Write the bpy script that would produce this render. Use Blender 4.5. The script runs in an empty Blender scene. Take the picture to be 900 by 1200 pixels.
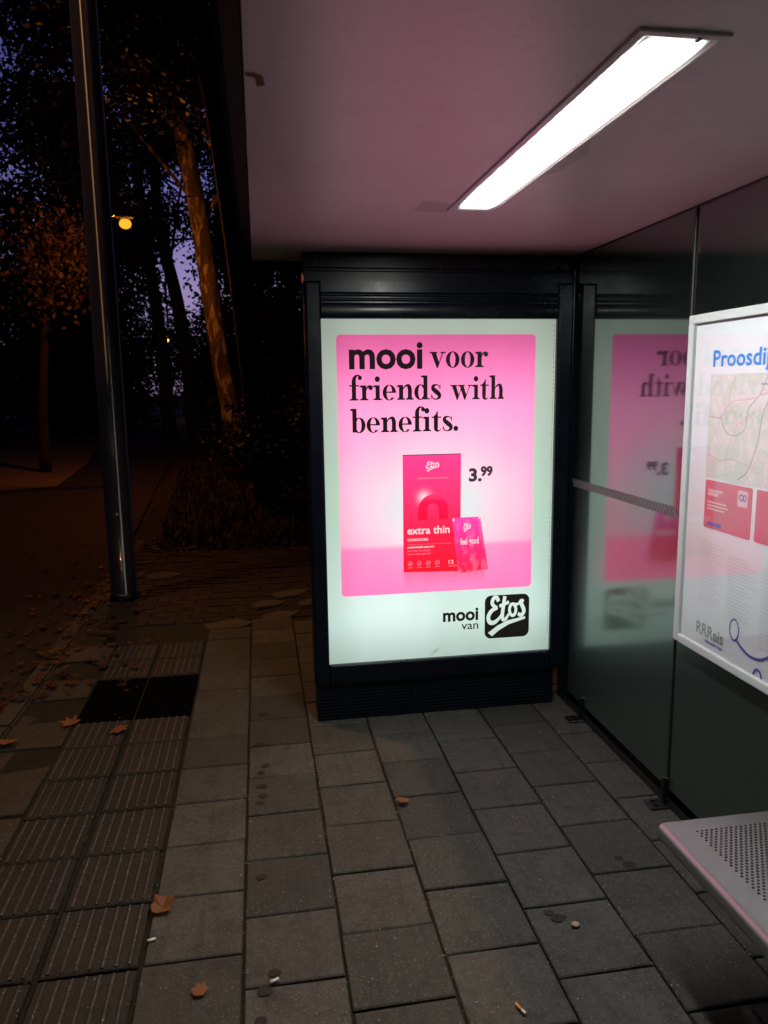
import bpy, bmesh, math, random
import numpy as np
from mathutils import Vector, Matrix

random.seed(7)
RNG = np.random.default_rng(11)
S = bpy.context.scene
COL = S.collection

# ------------------------------------------------------------------ camera
cam_d = bpy.data.cameras.new('camera')
cam = bpy.data.objects.new('camera', cam_d)
COL.objects.link(cam)
S.camera = cam
F, PITCH, YAW, ROLL, CAM_H = 887.55, .1635, .1617, .0126, 1.7157
cam_d.sensor_fit = 'HORIZONTAL'
cam_d.sensor_width = 36.0
cam_d.lens = 36.0 * F / 900.0
cam_d.dof.use_dof = True
cam_d.dof.focus_distance = 3.7
cam_d.dof.aperture_fstop = 6.0
cam_d.clip_start = .02
cam_d.clip_end = 1000
_fw = Vector((math.sin(YAW) * math.cos(PITCH), math.cos(YAW) * math.cos(PITCH), -math.sin(PITCH)))
_rt = Vector((math.cos(YAW), -math.sin(YAW), 0))
_dn = _fw.cross(_rt)
_r2 = _rt * math.cos(ROLL) + _dn * math.sin(ROLL)
_d2 = -_rt * math.sin(ROLL) + _dn * math.cos(ROLL)
_m = Matrix((_r2, -_d2, -_fw)).transposed().to_4x4()
_m.translation = Vector((0, 0, CAM_H))
cam.matrix_world = _m

# ------------------------------------------------------------------ world: dusk sky
W = bpy.data.worlds.new('World')
S.world = W
W.use_nodes = True
wn = W.node_tree
wn.nodes.clear()
SUN_EL, SUN_ROT = math.radians(-2.5), math.radians(0)
SKY_STRENGTH = .08
DUSK = 1.0
sky = wn.nodes.new('ShaderNodeTexSky')
sky.sky_type = 'NISHITA'
sky.sun_disc = False
sky.sun_elevation = SUN_EL
sky.sun_rotation = SUN_ROT
sky.dust_density = 1.5
sky.ozone_density = 4.0
def _wm(op, a, b=0.0, clamp=False):
    nd = wn.nodes.new('ShaderNodeMath')
    nd.operation = op
    nd.use_clamp = clamp
    for k, v in ((0, a), (1, b)):
        if isinstance(v, bpy.types.NodeSocket):
            wn.links.new(v, nd.inputs[k])
        else:
            nd.inputs[k].default_value = v
    return nd.outputs[0]


# the last light stands low beyond the road; overhead and behind it is already night
_tc = wn.nodes.new('ShaderNodeTexCoord')
_sx = wn.nodes.new('ShaderNodeSeparateXYZ')
wn.links.new(_tc.outputs['Generated'], _sx.inputs[0])
_rp = wn.nodes.new('ShaderNodeValToRGB')
_cr = _rp.color_ramp
while len(_cr.elements) < 5:
    _cr.elements.new(.5)
for _e, (_p, _c) in zip(_cr.elements, ((0, (.30, .20, .36)), (.12, (.30, .23, .45)), (.28, (.12, .125, .42)), (.55, (.03, .032, .12)), (1, (.006, .006, .016)))):
    _e.position = _p
    _e.color = (*_c, 1)
wn.links.new(_sx.outputs[2], _rp.inputs[0])
_front = _wm('ADD', _wm('MULTIPLY', _wm('POWER', _wm('MAXIMUM', _sx.outputs[1], 0.0), 5.0), 1.0), .03)
_glow = wn.nodes.new('ShaderNodeBackground')
wn.links.new(_rp.outputs[0], _glow.inputs[0])
wn.links.new(_wm('MULTIPLY', _front, DUSK), _glow.inputs[1])
bg = wn.nodes.new('ShaderNodeBackground')
bg.inputs[1].default_value = SKY_STRENGTH
wn.links.new(sky.outputs[0], bg.inputs[0])
_add = wn.nodes.new('ShaderNodeAddShader')
wn.links.new(bg.outputs[0], _add.inputs[0])
wn.links.new(_glow.outputs[0], _add.inputs[1])
wo = wn.nodes.new('ShaderNodeOutputWorld')
wn.links.new(_add.outputs[0], wo.inputs[0])

S.view_settings.view_transform = 'Standard'
S.view_settings.look = 'None'
S.view_settings.exposure = 0.0
S.view_settings.gamma = 1.0
S.view_settings.use_curve_mapping = False
cy = S.cycles
cy.use_denoising = True
try:
    cy.denoiser = 'OPENIMAGEDENOISE'
    cy.denoising_input_passes = 'RGB_ALBEDO_NORMAL'
except Exception:
    pass
cy.max_bounces = 8
cy.diffuse_bounces = 4
cy.glossy_bounces = 4
cy.transparent_max_bounces = 12
cy.sample_clamp_indirect = 3.0
cy.caustics_reflective = False
cy.caustics_refractive = False
cy.use_light_tree = True

# light levels
CEIL_LAMP = 72.0
POSTER = 1.08
STREET_W = 1150.0
SODIUM_W = 280.0


# ------------------------------------------------------------------ helpers
def lin(r, g, b):
    def f(c):
        c /= 255.0
        return c / 12.92 if c <= .04045 else ((c + .055) / 1.055) ** 2.4
    return (f(r), f(g), f(b), 1)


class NT:
    """small node-tree writer"""
    def __init__(self, name):
        self.m = bpy.data.materials.new(name)
        self.m.use_nodes = True
        self.t = self.m.node_tree
        self.t.nodes.clear()
        self.out = self.t.nodes.new('ShaderNodeOutputMaterial')

    def n(self, kind, **kw):
        nd = self.t.nodes.new(kind)
        for k, v in kw.items():
            setattr(nd, k, v)
        return nd

    def put(self, sock, v):
        if hasattr(v, 'is_output') or isinstance(v, bpy.types.NodeSocket):
            self.t.links.new(v, sock)
        else:
            sock.default_value = v

    def math(self, op, a, b=0.0, clamp=False):
        nd = self.n('ShaderNodeMath', operation=op, use_clamp=clamp)
        self.put(nd.inputs[0], a)
        self.put(nd.inputs[1], b)
        return nd.outputs[0]

    def mix(self, fac, a, b, blend='MIX'):
        nd = self.n('ShaderNodeMix', data_type='RGBA', blend_type=blend)
        self.put(nd.inputs[0], fac)
        self.put(nd.inputs[6], a)
        self.put(nd.inputs[7], b)
        return nd.outputs[2]

    def ramp(self, fac, stops, interp='LINEAR'):
        nd = self.n('ShaderNodeValToRGB')
        cr = nd.color_ramp
        cr.interpolation = interp
        while len(cr.elements) < len(stops):
            cr.elements.new(.5)
        for e, (p, c) in zip(cr.elements, stops):
            e.position = p
            e.color = c if len(c) == 4 else (*c, 1)
        self.put(nd.inputs[0], fac)
        return nd.outputs[0]

    def coord(self, which='Object'):
        return self.n('ShaderNodeTexCoord').outputs[which]

    def xyz(self, v):
        nd = self.n('ShaderNodeSeparateXYZ')
        self.put(nd.inputs[0], v)
        return nd.outputs

    def noise(self, vec, scale, detail=4, rough=.55, dist=0.0):
        nd = self.n('ShaderNodeTexNoise')
        self.put(nd.inputs['Vector'], vec)
        nd.inputs['Scale'].default_value = scale
        nd.inputs['Detail'].default_value = detail
        nd.inputs['Roughness'].default_value = rough
        nd.inputs['Distortion'].default_value = dist
        return nd.outputs['Fac']

    def mapping(self, vec, scale=(1, 1, 1), rot=(0, 0, 0), loc=(0, 0, 0)):
        nd = self.n('ShaderNodeMapping')
        self.put(nd.inputs[0], vec)
        nd.inputs['Scale'].default_value = scale
        nd.inputs['Rotation'].default_value = rot
        nd.inputs['Location'].default_value = loc
        return nd.outputs[0]

    def bump(self, h, strength=.3, dist=.005):
        nd = self.n('ShaderNodeBump')
        nd.inputs['Strength'].default_value = strength
        nd.inputs['Distance'].default_value = dist
        self.put(nd.inputs['Height'], h)
        return nd.outputs[0]

    def bsdf(self, color, rough=.6, metal=0.0, normal=None, spec=.5, **kw):
        p = self.n('ShaderNodeBsdfPrincipled')
        self.put(p.inputs['Base Color'], color)
        self.put(p.inputs['Roughness'], rough)
        self.put(p.inputs['Metallic'], metal)
        p.inputs['Specular IOR Level'].default_value = spec
        if normal is not None:
            self.put(p.inputs['Normal'], normal)
        for k, v in kw.items():
            self.put(p.inputs[k.replace('_', ' ')], v)
        return p.outputs[0]

    def fresnel(self, ior):
        """Fresnel that reads the same from both sides of a thin pane"""
        fr = self.n('ShaderNodeFresnel')
        bf = self.n('ShaderNodeNewGeometry').outputs['Backfacing']
        self.put(fr.inputs[0], self.math('ADD', self.math('MULTIPLY', bf, 1.0 / ior - ior), ior))
        return fr.outputs[0]

    def done(self, shader):
        self.t.links.new(shader, self.out.inputs[0])
        return self.m


def obj(name, bm_or_mesh, mat, parent=None, smooth=False):
    """ONE mesh object; coordinates are world ones, moved into the parent's frame"""
    if isinstance(bm_or_mesh, bmesh.types.BMesh):
        me = bpy.data.meshes.new(name)
        bm_or_mesh.to_mesh(me)
        bm_or_mesh.free()
    else:
        me = bm_or_mesh
        me.name = name
    o = bpy.data.objects.new(name, me)
    COL.objects.link(o)
    for m in (mat if isinstance(mat, (list, tuple)) else [mat]):
        me.materials.append(m)
    if parent is not None:
        base = Vector((0, 0, 0))
        p = parent
        while p is not None:
            base += p.location
            p = p.parent
        if base.length > 0:
            me.transform(Matrix.Translation(-base))
        o.parent = parent
    if smooth:
        for p in me.polygons:
            p.use_smooth = True
    return o


def tag(o, label=None, cat=None, group=None, kind=None):
    if label:
        o['label'] = label
    if cat:
        o['category'] = cat
    if group:
        o['group'] = group
    if kind:
        o['kind'] = kind
    return o


def thing(name, label, cat, loc=(0, 0, 0), group=None):
    o = bpy.data.objects.new(name, None)
    o.empty_display_size = .1
    COL.objects.link(o)
    o.location = loc
    return tag(o, label, cat, group)


def box(bm, x0, x1, y0, y1, z0, z1, mi=0):
    vs = [bm.verts.new(p) for p in ((x0, y0, z0), (x1, y0, z0), (x1, y1, z0), (x0, y1, z0),
                                    (x0, y0, z1), (x1, y0, z1), (x1, y1, z1), (x0, y1, z1))]
    for f in ((0, 3, 2, 1), (4, 5, 6, 7), (0, 1, 5, 4), (1, 2, 6, 5), (2, 3, 7, 6), (3, 0, 4, 7)):
        fc = bm.faces.new([vs[i] for i in f])
        fc.material_index = mi
    return vs


def bbox(x0, x1, y0, y1, z0, z1, bev=0.0, seg=2):
    bm = bmesh.new()
    box(bm, x0, x1, y0, y1, z0, z1)
    if bev:
        bmesh.ops.bevel(bm, geom=list(bm.edges), offset=bev, segments=seg, profile=.5, affect='EDGES')
    return bm


def poly(bm, pts, mi=0):
    f = bm.faces.new([bm.verts.new(p) for p in pts])
    f.material_index = mi
    return f


def prism(bm, prof, axis, a0, a1):
    """closed profile swept along axis: 'x' profile (y,z); 'y' profile (x,z); 'z' profile (x,y)"""
    def P(u, v, a):
        return {'x': (a, u, v), 'y': (u, a, v), 'z': (u, v, a)}[axis]
    A = [bm.verts.new(P(u, v, a0)) for u, v in prof]
    B = [bm.verts.new(P(u, v, a1)) for u, v in prof]
    n = len(prof)
    for i in range(n):
        bm.faces.new((A[i], A[(i + 1) % n], B[(i + 1) % n], B[i]))
    bm.faces.new(A[::-1])
    bm.faces.new(B)
    bmesh.ops.recalc_face_normals(bm, faces=bm.faces)


def tube(bm, pts, rad, sides=12, cap=True):
    """a tapering tube through pts"""
    pts = [Vector(p) for p in pts]
    if not isinstance(rad, (list, tuple)):
        rad = [rad] * len(pts)
    rings = []
    ref = Vector((0.31, .17, .93))
    for i, p in enumerate(pts):
        d = (pts[min(i + 1, len(pts) - 1)] - pts[max(i - 1, 0)]).normalized()
        r0 = ref if abs(d.dot(ref)) < .9 else Vector((1, 0, 0))
        u = d.cross(r0).normalized()
        v = d.cross(u)
        rings.append([bm.verts.new(p + (u * math.cos(2 * math.pi * k / sides) + v * math.sin(2 * math.pi * k / sides)) * rad[i])
                      for k in range(sides)])
    for a, b in zip(rings, rings[1:]):
        for k in range(sides):
            f = bm.faces.new((a[k], a[(k + 1) % sides], b[(k + 1) % sides], b[k]))
            f.smooth = True
    if cap:
        bm.faces.new(rings[0][::-1])
        bm.faces.new(rings[-1])
    bmesh.ops.recalc_face_normals(bm, faces=bm.faces)


def smoothpath(pts, n=8):
    """Catmull-Rom through tuples of any length"""
    P = [np.array(p, float) for p in pts]
    P = [2 * P[0] - P[1]] + P + [2 * P[-1] - P[-2]]
    out = []
    for i in range(1, len(P) - 2):
        for k in range(n):
            t = k / n
            a, b, c, d = P[i - 1:i + 3]
            out.append(.5 * (2 * b + (c - a) * t + (2 * a - 5 * b + 4 * c - d) * t * t + (3 * b - a - 3 * c + d) * t ** 3))
    out.append(P[-2])
    return out


# ------------------------------------------------------------------ materials
def m_paint(name, col, rough=.3, var=.25, bump=.05, spec=.5):
    t = NT(name)
    c = t.coord()
    n = t.noise(c, 6, 5)
    n2 = t.noise(c, 60, 3)
    rgh = t.math('MULTIPLY_ADD', n, .25)
    t.t.nodes[-1].inputs[2].default_value = rough - .1
    base = t.mix(t.math('MULTIPLY', n, var), (*col, 1), (*(k * 1.8 + .004 for k in col), 1))
    return t.done(t.bsdf(base, rgh, 0, t.bump(n2, bump, .001), spec=spec))


def m_metal(name, col, rough=.35, aniso=(1, 1, 60)):
    t = NT(name)
    c = t.coord()
    n = t.noise(t.mapping(c, aniso), 12, 4)
    n2 = t.noise(c, 5, 4)
    base = t.mix(n2, (*(k * .8 for k in col), 1), (*col, 1))
    r = t.math('ADD', t.math('MULTIPLY', n, .18), rough - .08)
    return t.done(t.bsdf(base, r, 1.0, t.bump(n, .04, .001)))


def m_paper(name, a, rough=.6, var=.08):
    t = NT(name)
    n = t.noise(t.coord(), 7, 4)
    return t.done(t.bsdf(t.mix(t.math('MULTIPLY', n, var * 4), (*a, 1), (*(v * .8 for v in a), 1)), rough, spec=.2))


NAVY = m_paint('navy_black_paint', (.003, .0055, .0105), .26, spec=.28)
NAVY2 = m_paint('black_paint', (.004, .0045, .006), .38)
ALU = m_metal('white_anodised_aluminium', (.62, .66, .68), .38)
STEEL = m_metal('galvanised_steel', (.42, .43, .45), .30, (1, 1, .2))
BENCH = m_metal('powder_grey_metal', (.55, .56, .57), .38, (8, 8, 8))
DARKMETAL = m_metal('dark_steel', (.12, .12, .12), .45)



def m_slab(name, a, b, rough=.8, spot=.5, streak=0.0):
    t = NT(name)
    c = t.coord()
    isl = t.n('ShaderNodeNewGeometry').outputs['Random Per Island']
    n = t.noise(c, 3.2, 6, .6)
    fine = t.noise(c, 120, 2, .8)
    blot = t.noise(c, 9, 5, .7, .5)
    mid = t.noise(c, 38, 4, .65)
    base = t.mix(t.math('MULTIPLY', isl, .8), (*a, 1), (*b, 1))
    base = t.mix(t.math('MULTIPLY', n, .85), base, (a[0] * .42, a[1] * .43, a[2] * .42, 1))
    base = t.mix(t.ramp(blot, [(.50, (0, 0, 0)), (.66, (.6,) * 3)]), base, (a[0] * .5, a[1] * .5, a[2] * .48, 1))
    if streak:
        st = t.noise(t.mapping(c, (34, 2.0, 1)), 1, 3)
        base = t.mix(t.ramp(st, [(.52, (0, 0, 0)), (.66, (streak,) * 3)]), base, (a[0] * .35, a[1] * .34, a[2] * .33, 1))
    base = t.mix(t.math('MULTIPLY', t.ramp(mid, [(.35, (0, 0, 0)), (.75, (1, 1, 1))]), .6), base, (a[0] * .5, a[1] * .54, a[2] * .52, 1))
    base = t.mix(t.ramp(fine, [(.60, (0, 0, 0)), (.69, (spot,) * 3)]), base, (b[0] * 2.4, b[1] * 2.4, b[2] * 2.3, 1))
    base = t.mix(t.ramp(fine, [(.34, (spot,) * 3), (.42, (0, 0, 0))]), base, (a[0] * .4, a[1] * .4, a[2] * .4, 1))
    h = t.math('ADD', t.math('MULTIPLY', fine, .6), mid)
    return t.done(t.bsdf(base, rough, 0, t.bump(h, .7, .004), spec=.3))


SLAB = m_slab('concrete_slab', (.054, .053, .046), (.146, .141, .123), spot=.28, streak=.25)
TACTILE = m_slab('ribbed_guide_tile', (.029, .025, .020), (.047, .040, .032))
RIBTOP = m_slab('worn_lit_rib_top', (.075, .067, .056), (.15, .135, .115), spot=.9)  # paler rib tops: wear plus caught light put into the colour
KERBM = m_slab('kerb_concrete', (.05, .041, .033), (.09, .076, .06))
STONEM = m_slab('worn_flagstone', (.07, .062, .05), (.13, .115, .092))
BRICK = m_slab('paving_brick', (.018, .013, .010), (.032, .022, .018), spot=.2)


def m_simple(name, a, b, scale=8, rough=.85, bumpd=.01, bs=.5):
    t = NT(name)
    c = t.coord()
    n = t.noise(c, scale, 6, .65)
    n2 = t.noise(c, scale * 9, 4, .6)
    base = t.mix(t.ramp(n, [(.3, (0, 0, 0)), (.7, (1, 1, 1))]), (*a, 1), (*b, 1))
    return t.done(t.bsdf(base, rough, 0, t.bump(n2, bs, bumpd), spec=.3))


JOINT = m_simple('joint_dirt', (.006, .007, .004), (.02, .019, .011), 30)
ASPHALT = m_simple('asphalt', (.010, .0085, .008), (.019, .017, .016), 3, .85)
SOIL = m_simple('soil', (.010, .008, .006), (.024, .018, .012), 2.5, .95, .03)
PATHM = m_simple('brick_path', (.10, .075, .055), (.15, .115, .085), 1.5, .8)
_t = NT('black_rubber')
RUBBER = _t.done(_t.bsdf(_t.mix(_t.noise(_t.coord(), 20, 3), (.002, .002, .002, 1), (.004, .004, .004, 1)), 1.0, spec=0.0))
BARK = m_simple('bark', (.018, .015, .012), (.045, .036, .03), 6, .9, .03, .8)


def m_planebark():
    t = NT('plane_tree_bark')
    c = t.coord()
    n = t.noise(t.mapping(c, (1, 1, .3)), 6.5, 5, .6, .8)
    n2 = t.noise(c, 30, 4)
    base = t.ramp(n, [(.36, (.02, .016, .01)), (.46, (.06, .048, .032)), (.53, (.07, .057, .04)), (.565, (.25, .215, .15)), (.75, (.35, .30, .21))])
    n3 = t.noise(t.mapping(c, (1, 1, .25)), 22, 5, .7)
    base = t.mix(t.ramp(n3, [(.36, (.8, .8, .8)), (.50, (0, 0, 0))]), base, (.025, .02, .013, 1))
    return t.done(t.bsdf(base, .85, 0, t.bump(t.math('ADD', n2, n3), .9, .03)))


PLANEBARK = m_planebark()


def m_leaf(name, a, b):
    t = NT(name)
    g = t.n('ShaderNodeNewGeometry')
    r = g.outputs['Random Per Island']
    col = t.mix(r, (*a, 1), (*b, 1))
    d = t.bsdf(col, .55, spec=.3)
    tr = t.n('ShaderNodeBsdfTranslucent')
    t.put(tr.inputs[0], col)
    mx = t.n('ShaderNodeMixShader')
    mx.inputs[0].default_value = .25
    t.t.links.new(d, mx.inputs[1])
    t.t.links.new(tr.outputs[0], mx.inputs[2])
    return t.done(mx.outputs[0])


LEAF = m_leaf('tree_foliage', (.008, .011, .005), (.020, .024, .010))
LEAF2 = m_leaf('lamplit_foliage', (.02, .017, .006), (.12, .08, .02))  # warmer and paler than the other foliage: lamplight put into the leaf colour
GRASSM = m_leaf('grass_blades', (.010, .013, .006), (.028, .03, .013))
DRYLEAF = m_leaf('fallen_leaves', (.10, .035, .012), (.26, .10, .035))
LITTER = m_leaf('old_leaf_litter', (.022, .007, .003), (.085, .025, .008))


def m_ceiling():
    t = NT('painted_ceiling')
    c = t.coord()
    n = t.noise(c, 2.2, 6, .6)
    n2 = t.noise(t.mapping(c, (1, 6, 1)), 12, 5, .65)
    n3 = t.noise(c, 190, 3, .6)
    base = t.mix(t.ramp(n, [(.3, (0, 0, 0)), (.75, (1, 1, 1))]), (.82, .75, .75, 1), (.95, .875, .875, 1))
    base = t.mix(t.math('MULTIPLY', t.ramp(n2, [(.52, (0, 0, 0)), (.72, (1, 1, 1))]), .20), base, (.58, .545, .53, 1))
    # grey scuffs
    n4 = t.noise(t.mapping(c, (1, 1, 1), (0, 0, .4)), 26, 6, .7, 1.0)
    base = t.mix(t.ramp(n4, [(.62, (0, 0, 0)), (.70, (.45,) * 3)]), base, (.48, .39, .37, 1))
    return t.done(t.bsdf(base, .37, 0, t.bump(n3, .35, .0015), spec=1.0))


CEIL = m_ceiling()


def m_touchup(name, a, b):
    t = NT(name)
    n = t.noise(t.coord(), 12, 5)
    return t.done(t.bsdf(t.mix(n, (*a, 1), (*b, 1)), .40, spec=.9))


REPAINT = m_touchup('grey_touch_up_paint', (.56, .50, .50), (.66, .59, .59))
REPAINT2 = m_touchup('pale_touch_up_paint', (.88, .83, .83), (.96, .91, .91))


def m_wallglass():
    """tinted safety glass: clean above, splashed and dull towards the pavement"""
    t = NT('tinted_safety_glass')
    c = t.coord()
    pos = t.n('ShaderNodeNewGeometry').outputs['Position']
    z = t.xyz(pos)[2]
    n = t.noise(t.mapping(c, (1, 1, .5)), 9, 5, .6)
    nf = t.noise(c, 120, 3, .6)
    low = t.n('ShaderNodeMapRange', clamp=True)
    t.put(low.inputs[0], t.math('ADD', z, t.math('MULTIPLY', n, .25)))
    low.inputs[1].default_value = 1.55
    low.inputs[2].default_value = .35
    low.inputs[3].default_value = 0
    low.inputs[4].default_value = 1
    dirt = low.outputs[0]
    fr = t.fresnel(1.75)
    gl = t.n('ShaderNodeBsdfGlossy')
    t.put(gl.inputs['Color'], (.86, .96, .93, 1))
    t.put(gl.inputs['Roughness'], t.math('ADD', t.math('ADD', t.math('MULTIPLY', dirt, .13), t.math('MULTIPLY', n, .04)), .04))
    gl2 = t.n('ShaderNodeBsdfGlossy')
    t.put(gl2.inputs['Color'], (.72, .95, .86, 1))
    gl2.inputs['Roughness'].default_value = .38
    gm = t.n('ShaderNodeMixShader')
    t.put(gm.inputs[0], t.math('ADD', t.math('MULTIPLY', dirt, .60), .10))
    t.t.links.new(gl.outputs[0], gm.inputs[1])
    t.t.links.new(gl2.outputs[0], gm.inputs[2])
    tr = t.n('ShaderNodeBsdfTransparent')
    tr.inputs[0].default_value = (.13, .15, .15, 1)
    m1 = t.n('ShaderNodeMixShader')
    t.put(m1.inputs[0], t.math('MULTIPLY', fr, 2.1, True))
    t.t.links.new(tr.outputs[0], m1.inputs[1])
    t.t.links.new(gm.outputs[0], m1.inputs[2])
    df = t.n('ShaderNodeBsdfDiffuse')
    t.put(df.inputs[0], (.20, .31, .29, 1))
    m2 = t.n('ShaderNodeMixShader')
    amt = t.math('MULTIPLY', t.math('ADD', t.math('MULTIPLY', dirt, .06), .016), t.math('ADD', nf, .5))
    t.put(m2.inputs[0], amt)
    t.t.links.new(m1.outputs[0], m2.inputs[1])
    t.t.links.new(df.outputs[0], m2.inputs[2])
    return t.done(m2.outputs[0])


WALLGLASS = m_wallglass()


def m_pane(name, ior=1.45, rough=.02):
    t = NT(name)
    fr = t.fresnel(ior)
    n = t.noise(t.coord(), 14, 4)
    gl = t.n('ShaderNodeBsdfGlossy')
    t.put(gl.inputs['Roughness'], t.math('ADD', t.math('MULTIPLY', n, .04), rough))
    tr = t.n('ShaderNodeBsdfTransparent')
    m1 = t.n('ShaderNodeMixShader')
    t.put(m1.inputs[0], fr)
    t.t.links.new(tr.outputs[0], m1.inputs[1])
    t.t.links.new(gl.outputs[0], m1.inputs[2])
    return t.done(m1.outputs[0])




def m_brushedpole():
    t = NT('brushed_steel_post')
    c = t.coord()
    n = t.noise(t.mapping(c, (3, 3, .6)), 4, 5)
    g = t.n('ShaderNodeBsdfAnisotropic') if hasattr(bpy.types, 'ShaderNodeBsdfAnisotropic') else t.n('ShaderNodeBsdfGlossy')
    t.put(g.inputs['Color'], t.mix(n, (.30, .30, .31, 1), (.50, .50, .51, 1)))
    g.inputs['Roughness'].default_value = .52
    g.inputs['Anisotropy'].default_value = .88
    tg = t.n('ShaderNodeTangent', direction_type='RADIAL', axis='Z')
    t.put(g.inputs['Tangent'], tg.outputs[0])
    d = t.n('ShaderNodeBsdfDiffuse')
    d.inputs[0].default_value = (.075, .068, .06, 1)
    a = t.n('ShaderNodeAddShader')
    t.t.links.new(g.outputs[0], a.inputs[0])
    t.t.links.new(d.outputs[0], a.inputs[1])
    return t.done(a.outputs[0])


POLEM = m_brushedpole()
PANE = m_pane('clear_pane')


def m_emit(name, col, strength):
    t = NT(name)
    e = t.n('ShaderNodeEmission')
    n = t.noise(t.coord(), 9, 2)
    t.put(e.inputs[0], t.mix(t.math('MULTIPLY', n, .06), col, (col[0] * .8, col[1] * .8, col[2] * .8, 1)))
    e.inputs[1].default_value = strength
    return t.done(e.outputs[0])


# ------------------------------------------------------------------ the ground
bm = bmesh.new()
poly(bm, [(-150, -40, -.17), (150, -40, -.17), (150, 260, -.17), (-150, 260, -.17)])
tag(obj('ground', bm, SOIL), kind='structure')

# the road runs along the kerb, then bends away to the right
edge_r = [(-1.46, -6), (-1.46, 4), (-1.50, 7), (-1.72, 11), (-2.05, 16), (-2.4, 23), (-2.6, 32), (-1.5, 44), (2, 58)]
er = smoothpath(edge_r, 6)
bm = bmesh.new()
R_ = [bm.verts.new((p[0], p[1], -.13)) for p in er]
L_ = [bm.verts.new((p[0] - 3.3 - (2.5 if p[1] < 12 else 1.2), p[1], -.13)) for p in er]
for i in range(len(er) - 1):
    bm.faces.new((L_[i], R_[i], R_[i + 1], L_[i + 1]))
tag(obj('road', bm, ASPHALT), kind='structure')

bm = bmesh.new()
poly(bm, [(-9.5, 12.6, -.122), (-3.95, 15.6, -.122), (-4.4, 20.5, -.122), (-6.4, 33, -.122), (-8.4, 41, -.122), (-14, 41, -.122)])
tag(obj('path', bm, PATHM), kind='structure')
bm = bmesh.new()
poly(bm, [(-7, 46.5, -.118), (3, 47.5, -.118), (3, 51, -.118), (-7, 50, -.118)])
tag(obj('path', bm, PATHM), kind='structure')

# raised verge beyond the paving
bm = bmesh.new()
vs = [(-1.25, 8.45), (-1.45, 11), (-1.78, 16), (-2.12, 23), (-2.3, 32), (-1.2, 44), (2.2, 57), (30, 57), (30, 3.9), (1.72, 3.9), (1.72, 8.45)]
poly(bm, [(x, y, -.012) for x, y in vs])
poly(bm, [(1.72, -4, -.012), (30, -4, -.012), (30, 3.9, -.012), (1.72, 3.9, -.012)])
n0 = len(vs)
for (xa, ya), (xb, yb) in zip(vs[:7], vs[1:7]):
    poly(bm, [(xa, ya, -.17), (xb, yb, -.17), (xb, yb, -.012), (xa, ya, -.012)])
tag(obj('verge', bm, SOIL), kind='structure')

# paving: a dirt bed with real slabs on it
X0, P = -.1087, .304
bm = bmesh.new()
box(bm, -1.335, 1.72, -3.2, 8.45, -.165, -.014)
tag(obj('pavement_bed', bm, JOINT), kind='structure')


def slab(bm, x0, x1, y0, y1, top, bev=.004, ribs=0, mi=0, tilt=.0025):
    """one slab: top face with a chamfer, skirts, and optional ribs along y"""
    g = random.uniform(.0035, .0055)
    x0 += g; x1 -= g; y0 += g; y1 -= g
    tz = [random.uniform(-tilt, tilt) for _ in range(4)]
    j = lambda: random.uniform(-.0022, .0022)
    dz = top + random.uniform(-.002, .001)
    B = [bm.verts.new(p) for p in ((x0, y0, -.02), (x1, y0, -.02), (x1, y1, -.02), (x0, y1, -.02))]
    M = [bm.verts.new((b.co.x + j(), b.co.y + j(), dz - bev + tz[i] * .5)) for i, b in enumerate(B)]
    T = [bm.verts.new((M[i].co.x + (bev if i in (0, 3) else -bev), M[i].co.y + (bev if i in (0, 1) else -bev), dz + tz[i] * .5)) for i in range(4)]
    for a, b in ((B, M), (M, T)):
        for k in range(4):
            bm.faces.new((a[k], a[(k + 1) % 4], b[(k + 1) % 4], b[k]))
    bm.faces.new(T)
    if ribs:
        w = (x1 - x0 - 2 * bev) / ribs
        for k in range(ribs):
            xa = x0 + bev + w * (k + .5)
            z = dz - .001
            prof = [(-.0085, 0), (-.0038, .0055), (.0038, .0055), (.0085, 0)]
            A = [bm.verts.new((xa + u, y0 + bev + .004, z + v)) for u, v in prof]
            C = [bm.verts.new((xa + u, y1 - bev - .004, z + v)) for u, v in prof]
            for q in range(3):
                bm.faces.new((A[q], A[q + 1], C[q + 1], C[q])).material_index = 1 if q == 1 else 0
            bm.faces.new(A[::-1])
            bm.faces.new(C)


offs = {-1: 3.041, 0: 3.5055, 1: 3.3715, 2: 3.2282, 3: 3.3821, 4: 3.2058, 5: 3.052}
bm = bmesh.new()
for c, oy in offs.items():
    x0 = X0 + P * c
    x1 = x0 + P if c < 5 else 1.715
    k0 = -16
    while oy + k0 * P < 5.35:
        y0 = oy + k0 * P
        y1 = min(y0 + P, 5.42 if c < 0 else 5.6)
        if y1 > -3.1 and y1 - y0 > .05:
            slab(bm, x0, x1, y0, y1, 0.0)
        k0 += 1
bmesh.ops.recalc_face_normals(bm, faces=bm.faces)
tag(obj('pavement', bm, SLAB), kind='structure')

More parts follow.
